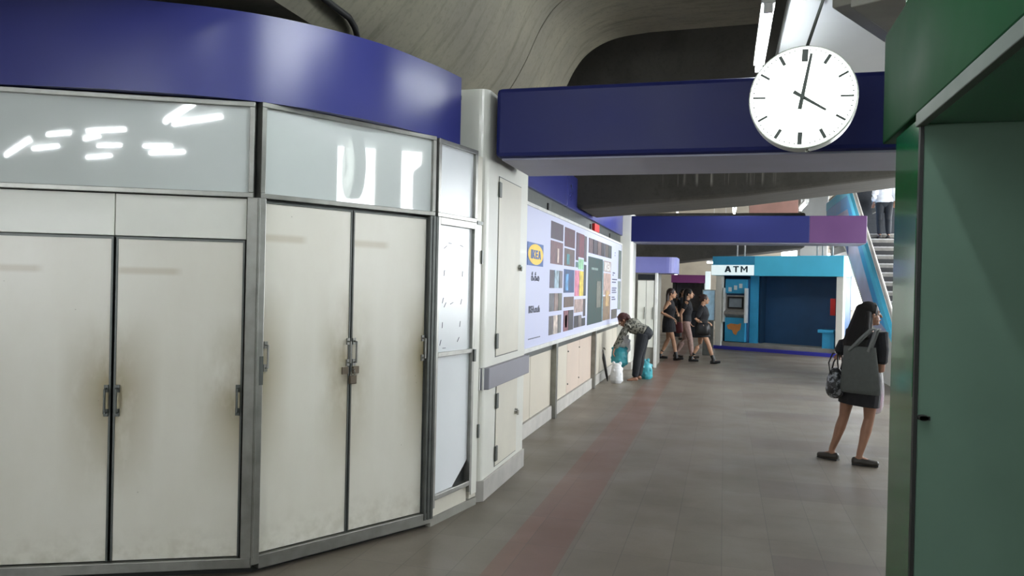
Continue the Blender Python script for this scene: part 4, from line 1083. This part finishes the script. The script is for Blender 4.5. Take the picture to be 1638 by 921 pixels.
# --- three women walking to the right
def walker(label, x, y, H, face, fh, hair_m, hair, bun, top, lower, shoes, front, back, skin='skin_light', armL=None, armR=None, group=None):
    k = H / 1.6; f, s = rotz(face); B_ = V((x, y, 0))
    g = lambda a, b, z: B_ + (f * a + s * b + UP * z) * k
    d = dict(root=(x, y, 0), face=face, fh=fh, skin=skin, hip=g(0, 0, .86), chest=g(.02, 0, 1.2), neck=g(.03, 0, 1.35), head=g(.06, 0, 1.475), hair_m=hair_m, hair=hair, bun=bun, hscale=k, w=.95,
        shL=g(.02, -.165, 1.28), shR=g(.02, .165, 1.28))
    aL = armL or ((-.06, -.21, 1.02), (.08, -.2, .82)); aR = armR or ((-.06, .21, 1.02), (.1, .2, .85))
    d.update(elL=g(*aL[0]), wrL=g(*aL[1]), elR=g(*aR[0]), wrR=g(*aR[1]))
    fr_, bk_ = front, back   # offsets of the ankles along the walk
    for kx, off, sg in (('R', fr_, 1), ('L', bk_, -1)):
        z = .085 if off > 0 else .10
        d['h' + kx] = g(0, .085 * sg, .82); an = g(off, .07 * sg, z)
        kn = lerp(d['h' + kx], an, .5) + f * (.03 if off > 0 else .075) * k
        d['k' + kx] = kn; d['a' + kx] = an; d['t' + kx] = an + f * .15 * k + UP * (-.055 if off < 0 else -.03) 
    d['top'] = top
    if lower.get('type') == 'skirt': d['skirt'] = dict(m=lower['m'], hem=g(.02, 0, lower['z']), rx=lower.get('rx', .19), ry=lower.get('ry', .17))
    else: d['trousers'] = dict(m=lower['m'])
    d['shoes'] = shoes
    return person('person', label, d, group)
boots = dict(m='boot_black', shaft=.1)
lh = [[((.0, -.06, .05), .08, .06), ((0, -.085, -.03), .09, .05), ((0, -.09, -.15), .1, .045), ((0, -.1, -.25), .08, .035)]]
walker('woman with dark bun, black short dress and ankle boots striding in front of the kiosk', -.47, 17.85, 1.54, (.96, -.12), (.95, .1, 0), 'hair_brown', [[((0, -.07, .02), .07, .05), ((0, -.08, -.03), .06, .04)]], [((0, -.1, .07), .04)],
       dict(m='black_soft', sleeve=.75, ease=.03), dict(type='skirt', m='black_soft', z=.60, rx=.2, ry=.19), boots, .30, -.22, armL=((-.06, -.2, 1.02), (.1, -.16, .95)), armR=((-.1, .21, 1.02), (.06, .24, .92)))
walker('woman with long dark hair and sleeveless black dress walking beside the grey door kiosk', -1.22, 18.2, 1.66, (.97, -.1), (.95, -.05, .03), 'hair_brown', lh, [],
       dict(m='black_soft', sleeve=0, ease=.022), dict(type='skirt', m='black_soft', z=.62, rx=.18, ry=.16), boots, .2, -.17, armL=((-.1, -.2, 1.04), (.06, -.2, .9)), armR=((-.12, .2, 1.05), (.1, .2, .95)))
walker('woman in dark top and pale trousers walking behind the girl with the bun', -.86, 18.75, 1.66, (.97, 0), (.95, .05, .02), 'hair_black', lh, [],
       dict(m='black_cloth', sleeve=.5, ease=.022), dict(type='trousers', m='pink_grey_cloth'), dict(m='shoe_brown'), .16, -.2, armR=((-.1, .2, 1.02), (-.08, .22, .78)))
walker('distant person in black standing at the far magenta kiosk', -1.3, 25.6, 1.65, (.5, -.85), (.5, -.85, 0), 'hair_black', lh, [],
       dict(m='black_cloth', sleeve=.8, ease=.02), dict(type='trousers', m='grey_cloth'), dict(m='shoe_brown'), .06, -.05)
def bag(name, label, c, sx, sy, h, m, strap):
    r = empty(name, c, label, 'bag'); c = V(c); mb = MB()
    mb.loft([(c + UP * .015, sx * .9, sy * .8), (c + UP * .04, sx, sy), (c + UP * h * .7, sx * .92, sy * .9), (c + UP * h, sx * .75, sy * .4)], (1, 0, 0), 16); mb.build('bag_body', m, r, smooth=True)
    mb = MB(); mb.tube([V(p) for p in strap], .009, 8); mb.build('handle', 'rubber_black', r, smooth=True)
bag('handbag', 'glossy black handbag carried by the girl with the bun', (-.42, 17.58, .64), .15, .06, .26, 'boot_black', [(-.52, 17.58, .88), (-.5, 17.6, .95), (-.42, 17.6, .975), (-.36, 17.6, .93), (-.33, 17.58, .88)])
bag('handbag', 'wine red handbag between the two women walking behind', (-1.0, 18.45, .62), .10, .05, .24, 'wine_leather', [(-1.06, 18.45, .84), (-1.02, 18.47, .98), (-.97, 18.47, .98), (-.94, 18.45, .84)])
# --- person going up on the escalator
fE, sE = rotz((0, 1))
pe = dict(root=(3.6, 19.9, 2.95), face=(0, 1), fh=(0, 1, 0), skin='skin', hip=(3.6, 19.95, 3.81), chest=(3.6, 19.97, 4.15), neck=(3.6, 19.98, 4.3), head=(3.6, 20.0, 4.43), hair_m='hair_black', hair=[[((0, -.07, .02), .075, .05), ((0, -.085, -.05), .06, .04)]],
    shL=(3.435, 19.97, 4.22), shR=(3.765, 19.97, 4.22), elL=(3.38, 19.9, 3.97), wrL=(3.38, 20.05, 3.77), elR=(3.82, 19.9, 3.97), wrR=(3.84, 20.05, 3.8),
    hL=(3.51, 19.95, 3.77), kL=(3.51, 20.0, 3.38), aL=(3.51, 19.93, 3.03), tL=(3.5, 20.08, 2.975), hR=(3.69, 19.95, 3.77), kR=(3.7, 20.0, 3.38), aR=(3.7, 19.93, 3.03), tR=(3.71, 20.08, 2.975),
    top=dict(m='white_cloth', sleeve=1.6, ease=.03), trousers=dict(m='navy_cloth', ease=.02), shoes=dict(m='shoe_brown'))
person('person', 'person in white shirt and dark trousers riding up the escalator', pe)

# ------------------------------------------------------------------ sky, camera, view
w = bpy.data.worlds.new('sky'); SC.world = w; w.use_nodes = True
nt = w.node_tree; bg = nt.nodes['Background']
bg.inputs[0].default_value = (.93, .97, 1., 1); bg.inputs[1].default_value = 8.0
cam = bpy.data.cameras.new('camera'); co = bpy.data.objects.new('camera', cam); COL.objects.link(co)
cam.sensor_fit = 'HORIZONTAL'; cam.sensor_width = 36; cam.lens = 36 * 1240 / 1638; cam.clip_start = .05
co.matrix_world = Matrix.Translation((0, 0, 1.65)) @ Matrix.Rotation(radians(15.3), 4, 'Z') @ Matrix.Rotation(pi / 2 + radians(-.24), 4, 'X') @ Matrix.Rotation(radians(1.3), 4, 'Z')
SC.camera = co
SC.view_settings.view_transform = 'Standard'; SC.view_settings.look = 'None'; SC.view_settings.gamma = 1
SC.view_settings.use_curve_mapping = False; SC.view_settings.exposure = .5
SC.cycles.max_bounces = 8
